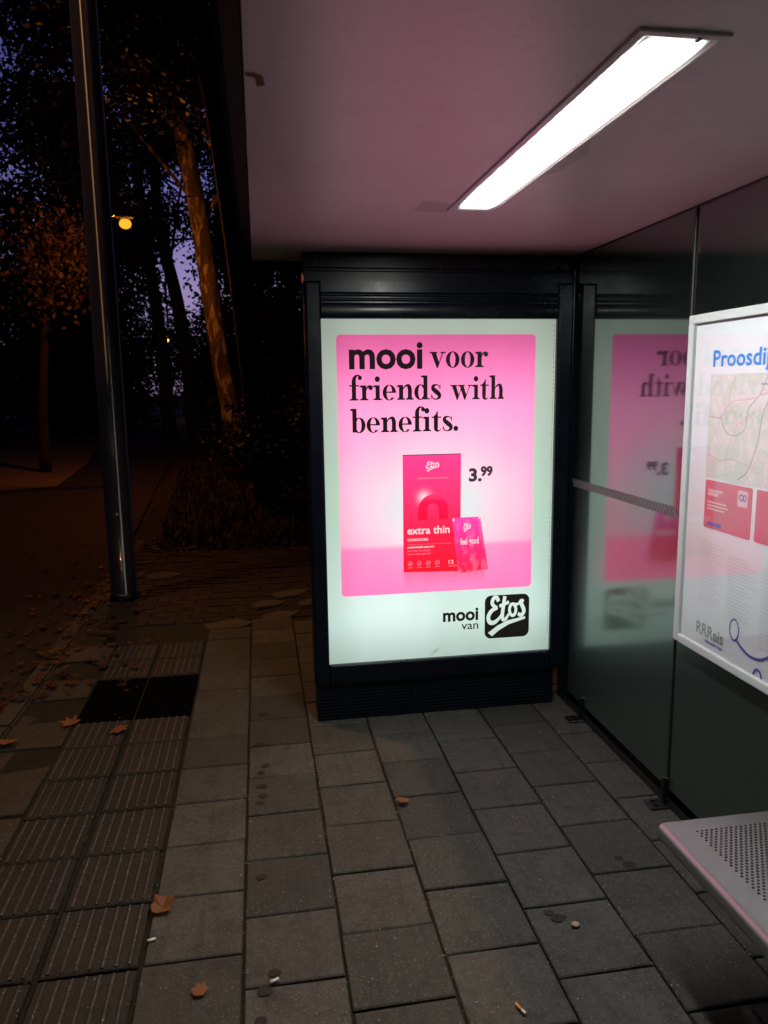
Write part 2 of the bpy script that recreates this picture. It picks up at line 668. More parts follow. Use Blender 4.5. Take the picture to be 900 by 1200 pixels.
# ribbed guide strip for the blind, two tiles wide, with a black rubber square in it
bm = bmesh.new()
for (xa, xb) in ((-1.008, -.722), (-.710, -.420)):
    for k in range(-16, 8):
        y0 = 3.030 + k * .303
        y1 = y0 + .303
        if y1 < -3.1 or y1 > 5.2 or (3.93 < (y0 + y1) / 2 < 4.54):
            continue
        slab(bm, xa, xb, y0, y1, 0.002, ribs=7)
bmesh.ops.recalc_face_normals(bm, faces=bm.faces)
tag(obj('guide_paving', bm, [TACTILE, RIBTOP]), kind='structure')
bm = bmesh.new()
for (xa, xb) in ((-1.012, -.718), (-.712, -.418)):
    for (ya, yb) in ((3.945, 4.236), (4.240, 4.531)):
        slab(bm, xa, xb, ya, yb, .004, tilt=.0005)
bmesh.ops.recalc_face_normals(bm, faces=bm.faces)
tag(obj('rubber_tiles', bm, RUBBER), kind='structure')

# edge row and kerb towards the road
bm = bmesh.new()
k = 0
y = -3.0
while y < 5.3:
    d = random.choice((.30, .30, .31))
    if k % 2 == 0 or y < 2.2:
        slab(bm, -1.325, -1.015, y, y + d, random.uniform(-.004, .002), tilt=.008)
    else:
        slab(bm, -1.325, -1.015, y, y + d, -.013, tilt=.004)
    y += d
    k += 1
bmesh.ops.recalc_face_normals(bm, faces=bm.faces)
tag(obj('edge_paving', bm, KERBM), kind='structure')
bm = bmesh.new()
y = -3.0
while y < 8.4:
    vsb = box(bm, -1.455, -1.338, y + .004, y + .996, -.17, -.006 + random.uniform(-.004, .003))
    y += 1.0
bmesh.ops.bevel(bm, geom=list(bm.edges), offset=.012, segments=2, affect='EDGES')
tag(obj('kerb', bm, KERBM), kind='structure')

# brick paving and loose broken stones beyond the slabs
bm = bmesh.new()
y = 5.62
r = 0
while y < 8.4:
    x = -1.3 + (.105 if r % 2 else 0)
    while x < 1.7:
        if not (x < -1.0 and y < 5.2):
            slab(bm, x, x + .21, y, y + .105, -.006 + random.uniform(-.004, .003), bev=.006, tilt=.006)
        x += .21
    y += .105
    r += 1
bmesh.ops.recalc_face_normals(bm, faces=bm.faces)
tag(obj('brick_paving', bm, BRICK), kind='structure')

stones = [(-.27, 5.50, .42, .27, .2), (.10, 5.66, .40, .26, .35), (.42, 5.98, .42, .27, .35), (.02, 6.00, .36, .25, .5), (.22, 6.28, .40, .25, .45),
          (-.92, 7.15, .44, .3, .3), (.62, 5.66, .3, .22, .1)]
for i, (sx, sy, sw, sd, sa) in enumerate(stones):
    bm = bmesh.new()
    n = 5
    ring = []
    for q in range(n):
        a = 2 * math.pi * q / n + random.uniform(-.15, .15)
        k = random.uniform(.85, 1.1)
        ring.append((math.cos(a) * sw / 2 * k, math.sin(a) * sd / 2 * k))
    lo = [bm.verts.new((u, v, -.03)) for u, v in ring]
    up = [bm.verts.new((u * .96, v * .94, .004 + random.uniform(-.003, .004))) for u, v in ring]
    for q in range(n):
        bm.faces.new((lo[q], lo[(q + 1) % n], up[(q + 1) % n], up[q]))
    bm.faces.new(up)
    bmesh.ops.bevel(bm, geom=list(bm.edges), offset=.008, segments=2, affect='EDGES')
    o = obj('paving_stone', bm, STONEM)
    o.location = (sx, sy, 0)
    o.rotation_euler = (random.uniform(-.03, .03), random.uniform(-.03, .03), sa)
    tag(o, ['flat broken paving stone lying furthest left in the loose row past the slabs', 'broken paving stone in the front loose row, second from left',
            'pale broken stone close beside the display side, in the front row', 'broken stone lying just behind the front loose row',
            'broken stone at the back of the loose row beside the display', 'long loose stone on the dark bricks right of the steel pole',
            'broken paving stone half hidden behind the lit display'][i], 'paving stone', 'loose stones past the paving')

# dark gum spots
spots = [(-.047, 3.118, .026), (-.044, 3.036, .022), (-.056, 2.982, .02), (-.05, 2.489, .02), (-.016, 2.028, .021), (-.046, 1.962, .023), (-.057, 1.86, .019),
         (-.038, 3.862, .03), (-.053, 3.517, .026), (-.05, 3.24, .018), (-.03, 3.30, .02), (.90, 2.10, .026), (.88, 2.13, .018), (1.24, 2.36, .016), (1.26, 2.32, .024)]
GUM = m_simple('old_gum', (.016, .014, .012), (.026, .023, .02), 60, .8, .001, .2)
for (sx, sy, sr) in spots:
    bm = bmesh.new()
    pts = []
    for q in range(14):
        a = 2 * math.pi * q / 14
        k = sr * 1.0 * random.uniform(.85, 1.12)
        pts.append((sx + math.cos(a) * k, sy + math.sin(a) * k * .8, .0030))
    inner = [((p[0] - sx) * .75 + sx, (p[1] - sy) * .75 + sy, .0036) for p in pts]
    A = [bm.verts.new(p) for p in pts]
    B = [bm.verts.new(p) for p in inner]
    for q in range(14):
        bm.faces.new((A[q], A[(q + 1) % 14], B[(q + 1) % 14], B[q]))
    bm.faces.new(B)
    tag(obj('gum_spot', bm, GUM), 'dark round spot of old chewing gum trodden onto the slabs', 'gum spot', 'gum spots on the slabs')

# ------------------------------------------------------------------ the shelter
ROOF_Z = 2.352
EDGEM = m_paper('matt_black_trim', (.0035, .0035, .004), .75)
AD_Y = 3.70            # front face of the display's door frame
WX = 1.60              # glass wall
shelter = thing('bus_shelter', 'black bus shelter with pale flat ceiling and dark tinted glass side wall', 'bus shelter', (0.8, 2.0, 0))
bm = bmesh.new()
box(bm, -.002, 1.66, -.9, 4.02, ROOF_Z, ROOF_Z + .13)
obj('roof', bm, CEIL, shelter)
bm = bmesh.new()
prism(bm, [(-.055, ROOF_Z + .0), (-.040, ROOF_Z - .012), (-.006, ROOF_Z - .012), (-.004, ROOF_Z + .16), (-.055, ROOF_Z + .16)], 'y', -.92, 4.04)
obj('roof_edge', bm, EDGEM, shelter)
bm = bbox(-.003, 1.66, 4.023, 4.06, ROOF_Z - .05, ROOF_Z + .16, .006)
obj('roof_edge', bm, EDGEM, shelter)
# header beam over the display, with a shadow groove
bm = bmesh.new()
prism(bm, [(3.735, 2.219), (3.735, 2.262), (3.742, 2.268), (3.742, 2.276), (3.735, 2.282), (3.735, ROOF_Z - .002), (3.93, ROOF_Z - .002), (3.93, 2.219)], 'x', .238, 1.596)
obj('header_beam', bm, NAVY, shelter)
# glass wall: two tall panes in view and one more behind the camera
for (ya, yb) in ((2.672, 3.69), (1.60, 2.652), (.50, 1.58), (-.6, .48)):
    bm = bbox(WX, WX + .010, ya, yb, .075, ROOF_Z - .008, .0015, 1)
    obj('glass_pane', bm, WALLGLASS, shelter)
for yc in (2.662, 1.59, .49):
    bm = bbox(WX - .007, WX + .018, yc - .006, yc + .006, .075, ROOF_Z - .008, .003, 3)
    obj('joint_strip', bm, DARKMETAL, shelter)
bm = bbox(WX - .004, WX + .045, -.62, 3.72, ROOF_Z - .0075, ROOF_Z - .001, .001)
obj('top_rail', bm, NAVY2, shelter)
bm = bbox(WX - .008, WX + .06, 3.735, 3.82, 0, ROOF_Z - .05, .006)
obj('corner_post', bm, NAVY, shelter)
bm = bbox(WX - .01, WX + .06, -.70, -.62, 0, ROOF_Z - .05, .006)
obj('corner_post', bm, NAVY, shelter)
# safety band: short slanting dashes printed on the glass
t = NT('frosted_print')
BANDM = t.done(t.bsdf(t.mix(t.noise(t.coord(), 60, 2), (.20, .20, .21, 1), (.30, .30, .31, 1)), .6))
for (ya, yb) in ((2.69, 3.69), (1.62, 2.64)):
    bm = bmesh.new()
    y = ya
    while y < yb:
        poly(bm, [(WX - .0015, y, 1.196), (WX - .0015, y + .0055, 1.196), (WX - .0015, y + .0225, 1.236), (WX - .0015, y + .017, 1.236)])
        y += .0118
    obj('safety_band', bm, BANDM, shelter)
# glass clamps with foot plates
for yc in (3.49, 2.665, 1.62, .52):
    bm = bmesh.new()
    box(bm, WX - .022, WX + .030, yc - .012, yc + .012, .006, .125)
    box(bm, WX - .085, WX + .075, yc - .035, yc + .035, .003, .011)
    bmesh.ops.bevel(bm, geom=list(bm.edges), offset=.003, segments=1, affect='EDGES')
    for (u, v) in ((-.055, .018), (-.055, -.018)):
        bmesh.ops.create_cone(bm, cap_ends=True, segments=6, radius1=.009, radius2=.008, depth=.008,
                              matrix=Matrix.Translation((WX + u, yc + v, .015)))
    obj('glass_clamp', bm, NAVY2, shelter)
# steel angle lying under the glass
bm = bmesh.new()
prism(bm, [(WX - .004, .004), (WX + .035, .004), (WX + .035, .010), (WX + .002, .010), (WX + .002, .036), (WX - .004, .036)], 'y', -.6, 3.72)
obj('bottom_rail', bm, DARKMETAL, shelter)
# tiny screw heads
SCREW = m_metal('screw', (.8, .8, .8), .2)
for p in ((1.500, AD_Y - .003, 2.150), (1.586, 3.728, 2.060), (.250, 3.730, 2.255)):
    bm = bmesh.new()
    bmesh.ops.create_uvsphere(bm, u_segments=10, v_segments=6, radius=.005, matrix=Matrix.Translation(p))
    obj('screw', bm, SCREW, shelter, True)
# old grey touch-ups where a wider lamp used to sit
bm = bmesh.new()
z = ROOF_Z - .0007
poly(bm, [(.592, 2.860, z), (.715, 2.885, z), (.735, 2.760, z), (.590, 2.715, z)])
obj('touch_up', bm, REPAINT, shelter)
bm = bmesh.new()
poly(bm, [(.896, 2.36, z), (.925, 2.30, z), (.935, 2.12, z), (.896, 2.02, z)])
obj('touch_up', bm, REPAINT, shelter)
bm = bmesh.new()
z = ROOF_Z - .0005
poly(bm, [(.672, 2.20, z), (.70, 2.20, z), (.702, 2.82, z), (.676, 2.70, z)])
obj('touch_up', bm, REPAINT2, shelter)
bm = bmesh.new()
poly(bm, [(.897, 2.86, z), (.935, 2.80, z), (.962, 2.44, z), (.897, 2.44, z)])
obj('touch_up', bm, REPAINT2, shelter)

RUST = m_simple('rust_stain', (.16, .07, .03), (.24, .11, .05), 40, .8, .001, .1)
bm = bmesh.new()
z = ROOF_Z - .0006
poly(bm, [(.000, 1.690, z), (.018, 1.688, z), (.036, 1.704, z), (.041, 1.752, z), (.024, 1.762, z), (.020, 1.716, z), (.000, 1.706, z)])
obj('rust_stain', bm, RUST, shelter)

# ------------------------------------------------------------------ the lamp in the ceiling
lamp = thing('ceiling_lamp', 'long white fluorescent lamp glowing in a slim metal trim in the ceiling', 'ceiling lamp', (.80, 2.1, ROOF_Z))
lx0, lx1, ly0, ly1 = .707, .893, 1.395, 2.825
bm = bmesh.new()
tz0, tz1 = ROOF_Z - .002, ROOF_Z - .020
rings = []
for (ins, zz) in ((0, ROOF_Z + .001), (.0012, ROOF_Z - .005), (.0025, ROOF_Z - .0062), (.018, ROOF_Z - .0068), (.029, ROOF_Z - .0032)):
    rings.append([bm.verts.new(p) for p in ((lx0 + ins, ly0 + ins, zz), (lx1 - ins, ly0 + ins, zz), (lx1 - ins, ly1 - ins, zz), (lx0 + ins, ly1 - ins, zz))])
for a, b in zip(rings, rings[1:]):
    for k in range(4):
        bm.faces.new((a[k], a[(k + 1) % 4], b[(k + 1) % 4], b[k]))
bmesh.ops.recalc_face_normals(bm, faces=bm.faces)
t = NT('lamp_trim_enamel')
obj('trim', bm, t.done(t.bsdf(t.mix(t.noise(t.coord(), 14, 4), (.70, .69, .68, 1), (.88, .87, .86, 1)), .34, spec=1.0)), lamp)
t = NT('lit_diffuser')
oc = t.xyz(t.coord())
e = t.n('ShaderNodeEmission')
endf = t.n('ShaderNodeMapRange', clamp=True, interpolation_type='SMOOTHSTEP')
t.put(endf.inputs[0], t.math('ABSOLUTE', oc[1]))
endf.inputs[1].default_value = .700
endf.inputs[2].default_value = .57
endf.inputs[3].default_value = .14
endf.inputs[4].default_value = 1.0
t.put(e.inputs[0], (.98, 1.0, .95, 1))
sidef = t.n('ShaderNodeMapRange', clamp=True, interpolation_type='SMOOTHSTEP')
t.put(sidef.inputs[0], t.math('ABSOLUTE', oc[0]))
for _i, _v in ((1, .066), (2, .042), (3, .035), (4, 1.0)):
    sidef.inputs[_i].default_value = _v
t.put(e.inputs[1], t.math('MULTIPLY', t.math('MULTIPLY', t.math('POWER', endf.outputs[0], 2.2), sidef.outputs[0]), CEIL_LAMP))
bm = bmesh.new()
poly(bm, [(lx0 + .027, ly0 + .027, ROOF_Z - .004), (lx0 + .027, ly1 - .027, ROOF_Z - .004), (lx1 - .027, ly1 - .027, ROOF_Z - .004), (lx1 - .027, ly0 + .027, ROOF_Z - .004)])
bmesh.ops.subdivide_edges(bm, edges=list(bm.edges), cuts=12, use_grid_fill=True)
obj('diffuser', bm, t.done(e.outputs[0]), lamp)
for yc in (1.40, 2.82):
    bm = bbox(.82, .83, yc - .008, yc + .008, ROOF_Z - .016, ROOF_Z - .0125, .001, 1)
    obj('clip', bm, DARKMETAL, lamp)

# ------------------------------------------------------------------ lettering tools (x right, z up on a vertical plane)
class Pen:
    """collects flat filled shapes in 2D, then lays them on a plane"""
    def __init__(self):
        self.faces = []

    def poly(self, pts):
        self.faces.append([tuple(p) for p in pts])

    def strip(self, A, B):
        for i in range(len(A) - 1):
            self.faces.append([tuple(A[i]), tuple(A[i + 1]), tuple(B[i + 1]), tuple(B[i])])

    def rect(self, x0, y0, x1, y1):
        self.poly([(x0, y0), (x1, y0), (x1, y1), (x0, y1)])

    def ell(self, cx, cy, rx, ry=None, n=20):
        ry = rx if ry is None else ry
        self.poly([(cx + rx * math.cos(2 * math.pi * k / n), cy + ry * math.sin(2 * math.pi * k / n)) for k in range(n)])

    def ring(self, cx, cy, rx, ry, ix, iy, a0=0, a1=360, n=32, icx=None, icy=None):
        icx = cx if icx is None else icx
        icy = cy if icy is None else icy
        A, B = [], []
        for k in range(n + 1):
            a = math.radians(a0 + (a1 - a0) * k / n)
            A.append((cx + rx * math.cos(a), cy + ry * math.sin(a)))
            B.append((icx + ix * math.cos(a), icy + iy * math.sin(a)))
        self.strip(A, B)

    def stroke(self, pts, n=8, scale=1.0):
        """pts: (x, y, width)"""
        q = smoothpath(pts, n)
        A, B = [], []
        for i, p in enumerate(q):
            d = q[min(i + 1, len(q) - 1)][:2] - q[max(i - 1, 0)][:2]
            L = np.hypot(*d) + 1e-9
            nx, ny = -d[1] / L, d[0] / L
            w = p[2] * .5 * scale
            A.append((p[0] + nx * w, p[1] + ny * w))
            B.append((p[0] - nx * w, p[1] - ny * w))
        self.strip(A, B)

    def rrect(self, x0, y0, x1, y1, r, n=6):
        pts = []
        for cx, cy, a0 in ((x1 - r, y1 - r, 0), (x0 + r, y1 - r, 90), (x0 + r, y0 + r, 180), (x1 - r, y0 + r, 270)):
            for k in range(n + 1):
                a = math.radians(a0 + 90 * k / n)
                pts.append((cx + r * math.cos(a), cy + r * math.sin(a)))
        self.poly(pts)

    def add(self, other, sx=1, sy=1, dx=0, dy=0, rot=0.0, shear=0.0):
        c, s = math.cos(rot), math.sin(rot)
        for f in other.faces:
            g = []
            for (x, y) in f:
                x, y = x * sx + shear * y * sy, y * sy
                g.append((x * c - y * s + dx, x * s + y * c + dy))
            self.faces.append(g)

    def bounds(self):
        a = np.array([p for f in self.faces for p in f])
        return a.min(0), a.max(0)

    def build(self, bm, mapf, mi=0):
        for i, f in enumerate(self.faces):
            try:
                fc = bm.faces.new([bm.verts.new(mapf(x, y)) for x, y in f])
                fc.material_index = mi
            except ValueError:
                pass


def serif_glyph(ch):
    """a heavy high-contrast roman, x-height 1; returns (pen, advance)"""
    p = Pen()
    st, hair = .31, .092
    def foot(xc, w=.62, y=0.0):
        p.rect(xc - w / 2, y, xc + w / 2, y + hair)
        p.poly([(xc - st / 2 - .07, y + hair), (xc + st / 2 + .07, y + hair), (xc + st / 2, y + .16), (xc - st / 2, y + .16)])
    def flag(xl, y):
        p.poly([(xl - .19, y - .10), (xl - .17, y - .04), (xl + .02, y + .015), (xl + .02, y - .17)])
    def arch(x0, x1, top=1.03):
        # shoulder from stem right edge x0 to the right stem (outer right edge x1)
        p.stroke([(x0 - .02, .66, .05), (x0 + .10, .86, .09), (x0 + .30, .965, .16), (x1 - .22, .90, .28), (x1 - .15, .68, .30), (x1 - .15, .5, .30)])
        p.rect(x1 - .30, 0.05, x1, .55)
    if ch == 'o':
        p.ring(.54, .5, .50, .53, .20, .475)
        return p, 1.10
    if ch == 'v' or ch == 'w':
        def V(x):
            p.poly([(x + .06, 1.0), (x + .40, 1.0), (x + .66, .30), (x + .54, -.03), (x + .48, -.03)])
            p.poly([(x + .90, 1.0), (x + .98, 1.0), (x + .56, -.03), (x + .50, -.01), (x + .58, .16)])
            p.rect(x - .04, 1.0 - hair, x + .52, 1.0)
        V(.02)
        if ch == 'v':
            p.rect(.78, 1 - hair, 1.14, 1)
            return p, 1.13
        V(.64)
        p.rect(1.40, 1 - hair, 1.76, 1)
        return p, 1.76
    if ch in 'ri':
        p.rect(.17, .05, .17 + st, 1.0)
        flag(.17, 1.0)
        foot(.32)
        if ch == 'i':
            p.ell(.31, 1.40, .19)
            return p, .66
        p.stroke([(.44, .60, .06), (.54, .84, .09), (.68, .93, .15), (.80, .90, .2)])
        p.ell(.80, .84, .165)
        return p, .98
    if ch == 'f':
        p.rect(.19, .05, .19 + st, 1.28)
        p.stroke([(.34, 1.2, .30), (.37, 1.42, .27), (.50, 1.62, .16), (.68, 1.66, .09), (.80, 1.60, .12)])
        p.ell(.79, 1.50, .15)
        p.rect(.0, .93, .72, .93 + hair)
        foot(.34, .66)
        return p, .76
    if ch == 't':
        p.rect(.17, .25, .17 + st, 1.0)
        p.poly([(.17, 1.0), (.47, 1.0), (.47, 1.36), (.40, 1.36), (.30, 1.14), (.17, 1.04)])
        p.stroke([(.32, .30, .30), (.34, .12, .27), (.46, .02, .14), (.60, .05, .07), (.70, .17, .05)])
        p.rect(.0, 1 - hair, .72, 1.0)
        return p, .76
    if ch == 'e':
        p.ring(.52, .5, .49, .53, .20, .475, 2, 318, 34)
        p.poly([(.70, .47), (1.01, .47), (1.01, .56), (.70, .56)])
        p.rect(.30, .48, .99, .48 + hair)
        return p, 1.06
    if ch in 'nh':
        p.rect(.17, .05, .17 + st, 1.0 if ch == 'n' else 1.62)
        flag(.17, 1.0 if ch == 'n' else 1.62)
        foot(.32, .58)
        arch(.47, 1.12)
        foot(.97, .56)
        return p, 1.28
    if ch == 'd':
        p.ring(.48, .5, .46, .53, .18, .46, 40, 320, 30, .50)
        p.rect(.70, .0, 1.0, 1.62)
        flag(.70, 1.62)
        p.stroke([(.62, .96, .08), (.70, .84, .12), (.74, .7, .05)])
        p.stroke([(.62, .03, .08), (.70, .14, .12), (.74, .3, .05)])
        p.rect(.98, 0, 1.17, hair)
        return p, 1.2
    if ch == 'b':
        p.rect(.17, .02, .17 + st, 1.62)
        flag(.17, 1.62)
        p.ring(.66, .5, .46, .53, .18, .46, -140, 140, 30, .64)
        p.stroke([(.52, .96, .08), (.45, .86, .12), (.42, .7, .05)])
        p.stroke([(.52, .03, .08), (.45, .14, .12), (.42, .3, .05)])
        return p, 1.16
    if ch == 's':
        p.stroke([(.74, .70, .05), (.66, .90, .07), (.46, .985, .09), (.24, .90, .22), (.22, .72, .28), (.44, .53, .33), (.66, .34, .30),
                  (.68, .14, .22), (.46, .015, .09), (.24, .06, .08), (.11, .30, .05)], 8)
        p.poly([(.70, .68), (.76, .68), (.78, .98), (.73, 1.0)])
        p.poly([(.08, .33), (.14, .33), (.12, .0), (.07, .0)])
        return p, .86
    if ch == '.':
        p.ell(.2, .16, .185)
        return p, .42
    return p, .45


def serif_word(word, width, xh):
    p = Pen()
    x = 0
    for ch in word:
        g, a = serif_glyph(ch)
        p.add(g, dx=x)
        x += a
    lo, hi = p.bounds()
    q = Pen()
    q.add(p, width / (hi[0] - lo[0]), xh, -lo[0] * width / (hi[0] - lo[0]), 0)
    return q


_DG = None
def sans(text, bold=0.0, width=None, height=None, spacing=1.0):
    """built-in sans lettering as 2D faces; its left end at 0, its baseline at 0, scaled to the width and x height asked"""
    cu = bpy.data.curves.new('txt', 'FONT')
    cu.body = text
    cu.size = 1
    cu.offset = bold
    cu.resolution_u = 3
    cu.space_character = spacing
    ob = bpy.data.objects.new('txt', cu)
    COL.objects.link(ob)
    dg = bpy.context.evaluated_depsgraph_get()
    dg.update()
    me = bpy.data.meshes.new_from_object(ob.evaluated_get(dg))
    p = Pen()
    p0 = [tuple(v.co[:2]) for v in me.vertices]
    for f in me.polygons:
        p.poly([p0[i] for i in f.vertices])
    bpy.data.objects.remove(ob)
    bpy.data.curves.remove(cu)
    bpy.data.meshes.remove(me)
    lo, hi = p.bounds()
    sx = width / (hi[0] - lo[0]) if width else (height or 1)
    sy = height if height else sx
    q = Pen()
    q.add(p, sx, sy, -lo[0] * sx, 0)
    return q


def script_etos(tail=True):
    """the brush script word with its swash, about 1 wide"""
    p = Pen()
    w = .085
    # E
    p.stroke([(.31, .80, w), (.27, .88, w), (.19, .87, w), (.15, .77, w), (.22, .69, w * .9), (.28, .67, w * .8)])
    p.stroke([(.28, .67, w * .8), (.14, .62, w), (.05, .50, w * 1.1), (.08, .38, w * 1.1), (.20, .37, w), (.33, .46, w * .7), (.40, .56, w * .6)])
    # t
    p.stroke([(.47, .90, w), (.43, .70, w), (.40, .52, w), (.41, .42, w), (.48, .42, w * .8), (.56, .52, w * .6)])
    p.stroke([(.33, .70, w * .8), (.45, .73, w * .8), (.57, .77, w * .8)])
    # o
    p.ring(.66, .60, .115, .155, .045, .085, 0, 360, 24)
    p.stroke([(.72, .72, w * .6), (.80, .71, w * .6), (.88, .80, w * .6)])
    # s
    p.stroke([(.93, .80, w * .7), (.88, .72, w), (.92, .63, w * 1.1), (.94, .54, w), (.87, .47, w), (.79, .51, w * .8)])
    if tail:
        p.poly([(.03, .16), (.13, .08), (.30, .19), (.55, .30), (.97, .39), (.97, .44), (.52, .385), (.26, .29)])
    return p


# ------------------------------------------------------------------ the lit advertising display
PY = 3.73              # the poster's plane
ad = thing('advertising_display', 'tall lit pink poster display in a black ribbed casing at the shelter end', 'advertising display', (.91, 3.8, 0))


def plane_map(dy):
    return lambda x, z: (x, PY - dy, z)


def m_print(name, builder, k=1.0):
    """backlit print: emission, plus a touch of paper so the lamp shows on it"""
    t = NT(name)
    o = t.xyz(t.coord())
    x = t.math('ADD', o[0], .91)       # back to place coordinates
    z = o[2]
    col = builder(t, x, z)
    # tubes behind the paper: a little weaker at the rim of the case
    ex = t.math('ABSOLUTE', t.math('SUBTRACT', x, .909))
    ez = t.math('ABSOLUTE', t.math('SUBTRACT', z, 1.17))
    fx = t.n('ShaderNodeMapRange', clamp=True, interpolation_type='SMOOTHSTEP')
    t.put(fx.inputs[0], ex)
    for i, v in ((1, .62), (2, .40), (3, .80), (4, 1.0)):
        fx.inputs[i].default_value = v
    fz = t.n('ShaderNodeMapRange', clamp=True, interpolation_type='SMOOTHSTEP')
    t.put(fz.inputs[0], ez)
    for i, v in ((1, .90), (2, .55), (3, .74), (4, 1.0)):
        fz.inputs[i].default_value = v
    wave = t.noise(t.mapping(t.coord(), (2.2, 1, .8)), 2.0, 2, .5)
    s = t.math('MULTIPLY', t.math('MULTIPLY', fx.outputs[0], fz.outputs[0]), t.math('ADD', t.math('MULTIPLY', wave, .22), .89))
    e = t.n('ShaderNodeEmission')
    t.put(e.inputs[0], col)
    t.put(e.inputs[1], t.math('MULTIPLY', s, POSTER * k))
    return t.done(e.outputs[0])


def gauss(t, x, cx, sx, z, cz, sz):
    a = t.math('DIVIDE', t.math('SUBTRACT', x, cx), sx)
    b = t.math('DIVIDE', t.math('SUBTRACT', z, cz), sz)
    q = t.math('ADD', t.math('MULTIPLY', a, a), t.math('MULTIPLY', b, b))
    return t.math('POWER', 2.718, t.math('MULTIPLY', q, -1.0))


def col_white(t, x, z):
    zz = t.n('ShaderNodeMapRange', clamp=True)
    t.put(zz.inputs[0], z)
    zz.inputs[1].default_value = .3
    zz.inputs[2].default_value = 2.04
    c = t.ramp(zz.outputs[0], [(0, lin(198, 222, 212)), (.12, lin(214, 240, 231)), (.5, lin(198, 226, 205)), (.8, lin(192, 206, 190)), (1, lin(190, 204, 188))])
    c = t.mix(gauss(t, x, .66, .22, z, .55, .22), c, lin(232, 252, 246))
    # a grey scuff near the lower edge
    r = t.math('ADD', t.math('MULTIPLY', t.math('SUBTRACT', x, .87), .8), t.math('MULTIPLY', t.math('SUBTRACT', z, .335), -1.0))
    sc = t.math('MULTIPLY', gauss(t, x, .872, .022, z, .338, .028), t.math('POWER', 2.718, t.math('MULTIPLY', t.math('MULTIPLY', r, r), -9000.0)))
    return t.mix(t.math('MULTIPLY', sc, .5), c, lin(120, 140, 135))


def col_pink(t, x, z):
    zz = t.n('ShaderNodeMapRange', clamp=True)
    t.put(zz.inputs[0], z)
    zz.inputs[1].default_value = .65
    zz.inputs[2].default_value = 1.97
    c = t.ramp(zz.outputs[0], [(0, lin(255, 108, 180)), (.17, lin(252, 128, 192)), (.21, lin(250, 140, 200)), (.45, lin(246, 150, 208)), (.72, lin(250, 150, 210)),
                               (.88, lin(240, 122, 184)), (1, lin(232, 104, 164))])
    g = t.math('MULTIPLY', gauss(t, x, .88, .50, z, 1.10, .37), 1.12, True)
    c = t.mix(1.0, c, t.ramp(zz.outputs[0], [(0, (1.9, 1.12, 1.1)), (.6, (1.7, 1.12, 1.1)), (.85, (1.25, 1.12, 1.1)), (1, (1.1, 1.1, 1.1))]), 'MULTIPLY')
    c = t.mix(g, c, lin(234, 238, 241))
    # the table top the box stands on
    step = t.n('ShaderNodeMapRange', clamp=True, interpolation_type='SMOOTHSTEP')
    t.put(step.inputs[0], z)
    for i, v in ((1, .93), (2, .89), (3, 0.0), (4, .72)):
        step.inputs[i].default_value = v
    c = t.mix(step.outputs[0], c, (1.8, .22, .56, 1))
    # the box mirrored in the glossy table top
    wx = t.n('ShaderNodeMapRange', clamp=True, interpolation_type='SMOOTHSTEP')
    t.put(wx.inputs[0], t.math('ABSOLUTE', t.math('SUBTRACT', x, .925)))
    for i, v in ((1, .235), (2, .195), (3, 0.0), (4, 1.0)):
        wx.inputs[i].default_value = v
    wz = t.n('ShaderNodeMapRange', clamp=True)
    t.put(wz.inputs[0], z)
    for i, v in ((1, .69), (2, .77), (3, 0.0), (4, .6)):
        wz.inputs[i].default_value = v
    nn = t.noise(t.mapping(t.coord(), (1, 1, .15)), 22, 2)
    return t.mix(t.math('MULTIPLY', t.math('MULTIPLY', wx.outputs[0], wz.outputs[0]), t.math('MULTIPLY', t.math('ADD', nn, .4), t.math('LESS_THAN', z, .772))), c, (1.1, .06, .16, 1))


def flatcol(*rgb):
    c = lin(*rgb)
    def f(t, x, z):
        n = t.noise(t.coord(), 30, 2)
        return t.mix(t.math('MULTIPLY', n, .15), c, tuple(v * .8 for v in c[:3]) + (1,))
    return f


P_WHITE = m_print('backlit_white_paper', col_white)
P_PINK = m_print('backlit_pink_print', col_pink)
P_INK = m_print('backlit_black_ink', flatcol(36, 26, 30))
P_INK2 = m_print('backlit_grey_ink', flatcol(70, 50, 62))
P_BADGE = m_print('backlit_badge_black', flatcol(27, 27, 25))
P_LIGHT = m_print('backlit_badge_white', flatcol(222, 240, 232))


def zramp(z0, z1, stops):
    def f(t, x, z):
        zz = t.n('ShaderNodeMapRange', clamp=True)
        t.put(zz.inputs[0], z)
        zz.inputs[1].default_value = z0
        zz.inputs[2].default_value = z1
        return t.ramp(zz.outputs[0], stops)
    return f


_boxramp = zramp(.77, 1.378, [(0, lin(240, 26, 48)), (.35, lin(252, 34, 74)), (.6, lin(253, 52, 108)), (1, lin(246, 66, 142))])
P_BOX = m_print('backlit_red_box', lambda t, x, z: t.mix(t.math('MULTIPLY', gauss(t, x, .815, .030, z, 1.160, .030), .9), _boxramp(t, x, z), lin(255, 215, 225)), 1.12)
P_BOXW = m_print('backlit_box_lettering', flatcol(255, 222, 226))
P_BOXW2 = m_print('backlit_box_small_print', flatcol(250, 140, 160))
P_ARCH = m_print('backlit_red_arch', zramp(1.05, 1.17, [(0, lin(252, 20, 58)), (.7, lin(246, 28, 84)), (1, lin(250, 60, 110))]), 1.05)
P_SACH = m_print('backlit_sachet', lambda t, x, z: t.mix(t.math('MULTIPLY', t.ramp(t.noise(t.mapping(t.coord(), (2, 1, 1), (0, .35, 0)), 16, 2, .5), [(.48, (0, 0, 0)), (.62, (1, 1, 1))]), .28),
                                                        zramp(.76, 1.05, [(0, lin(250, 36, 66)), (.5, lin(252, 46, 120)), (1, lin(246, 70, 168))])(t, x, z), lin(252, 140, 186)), 1.22)
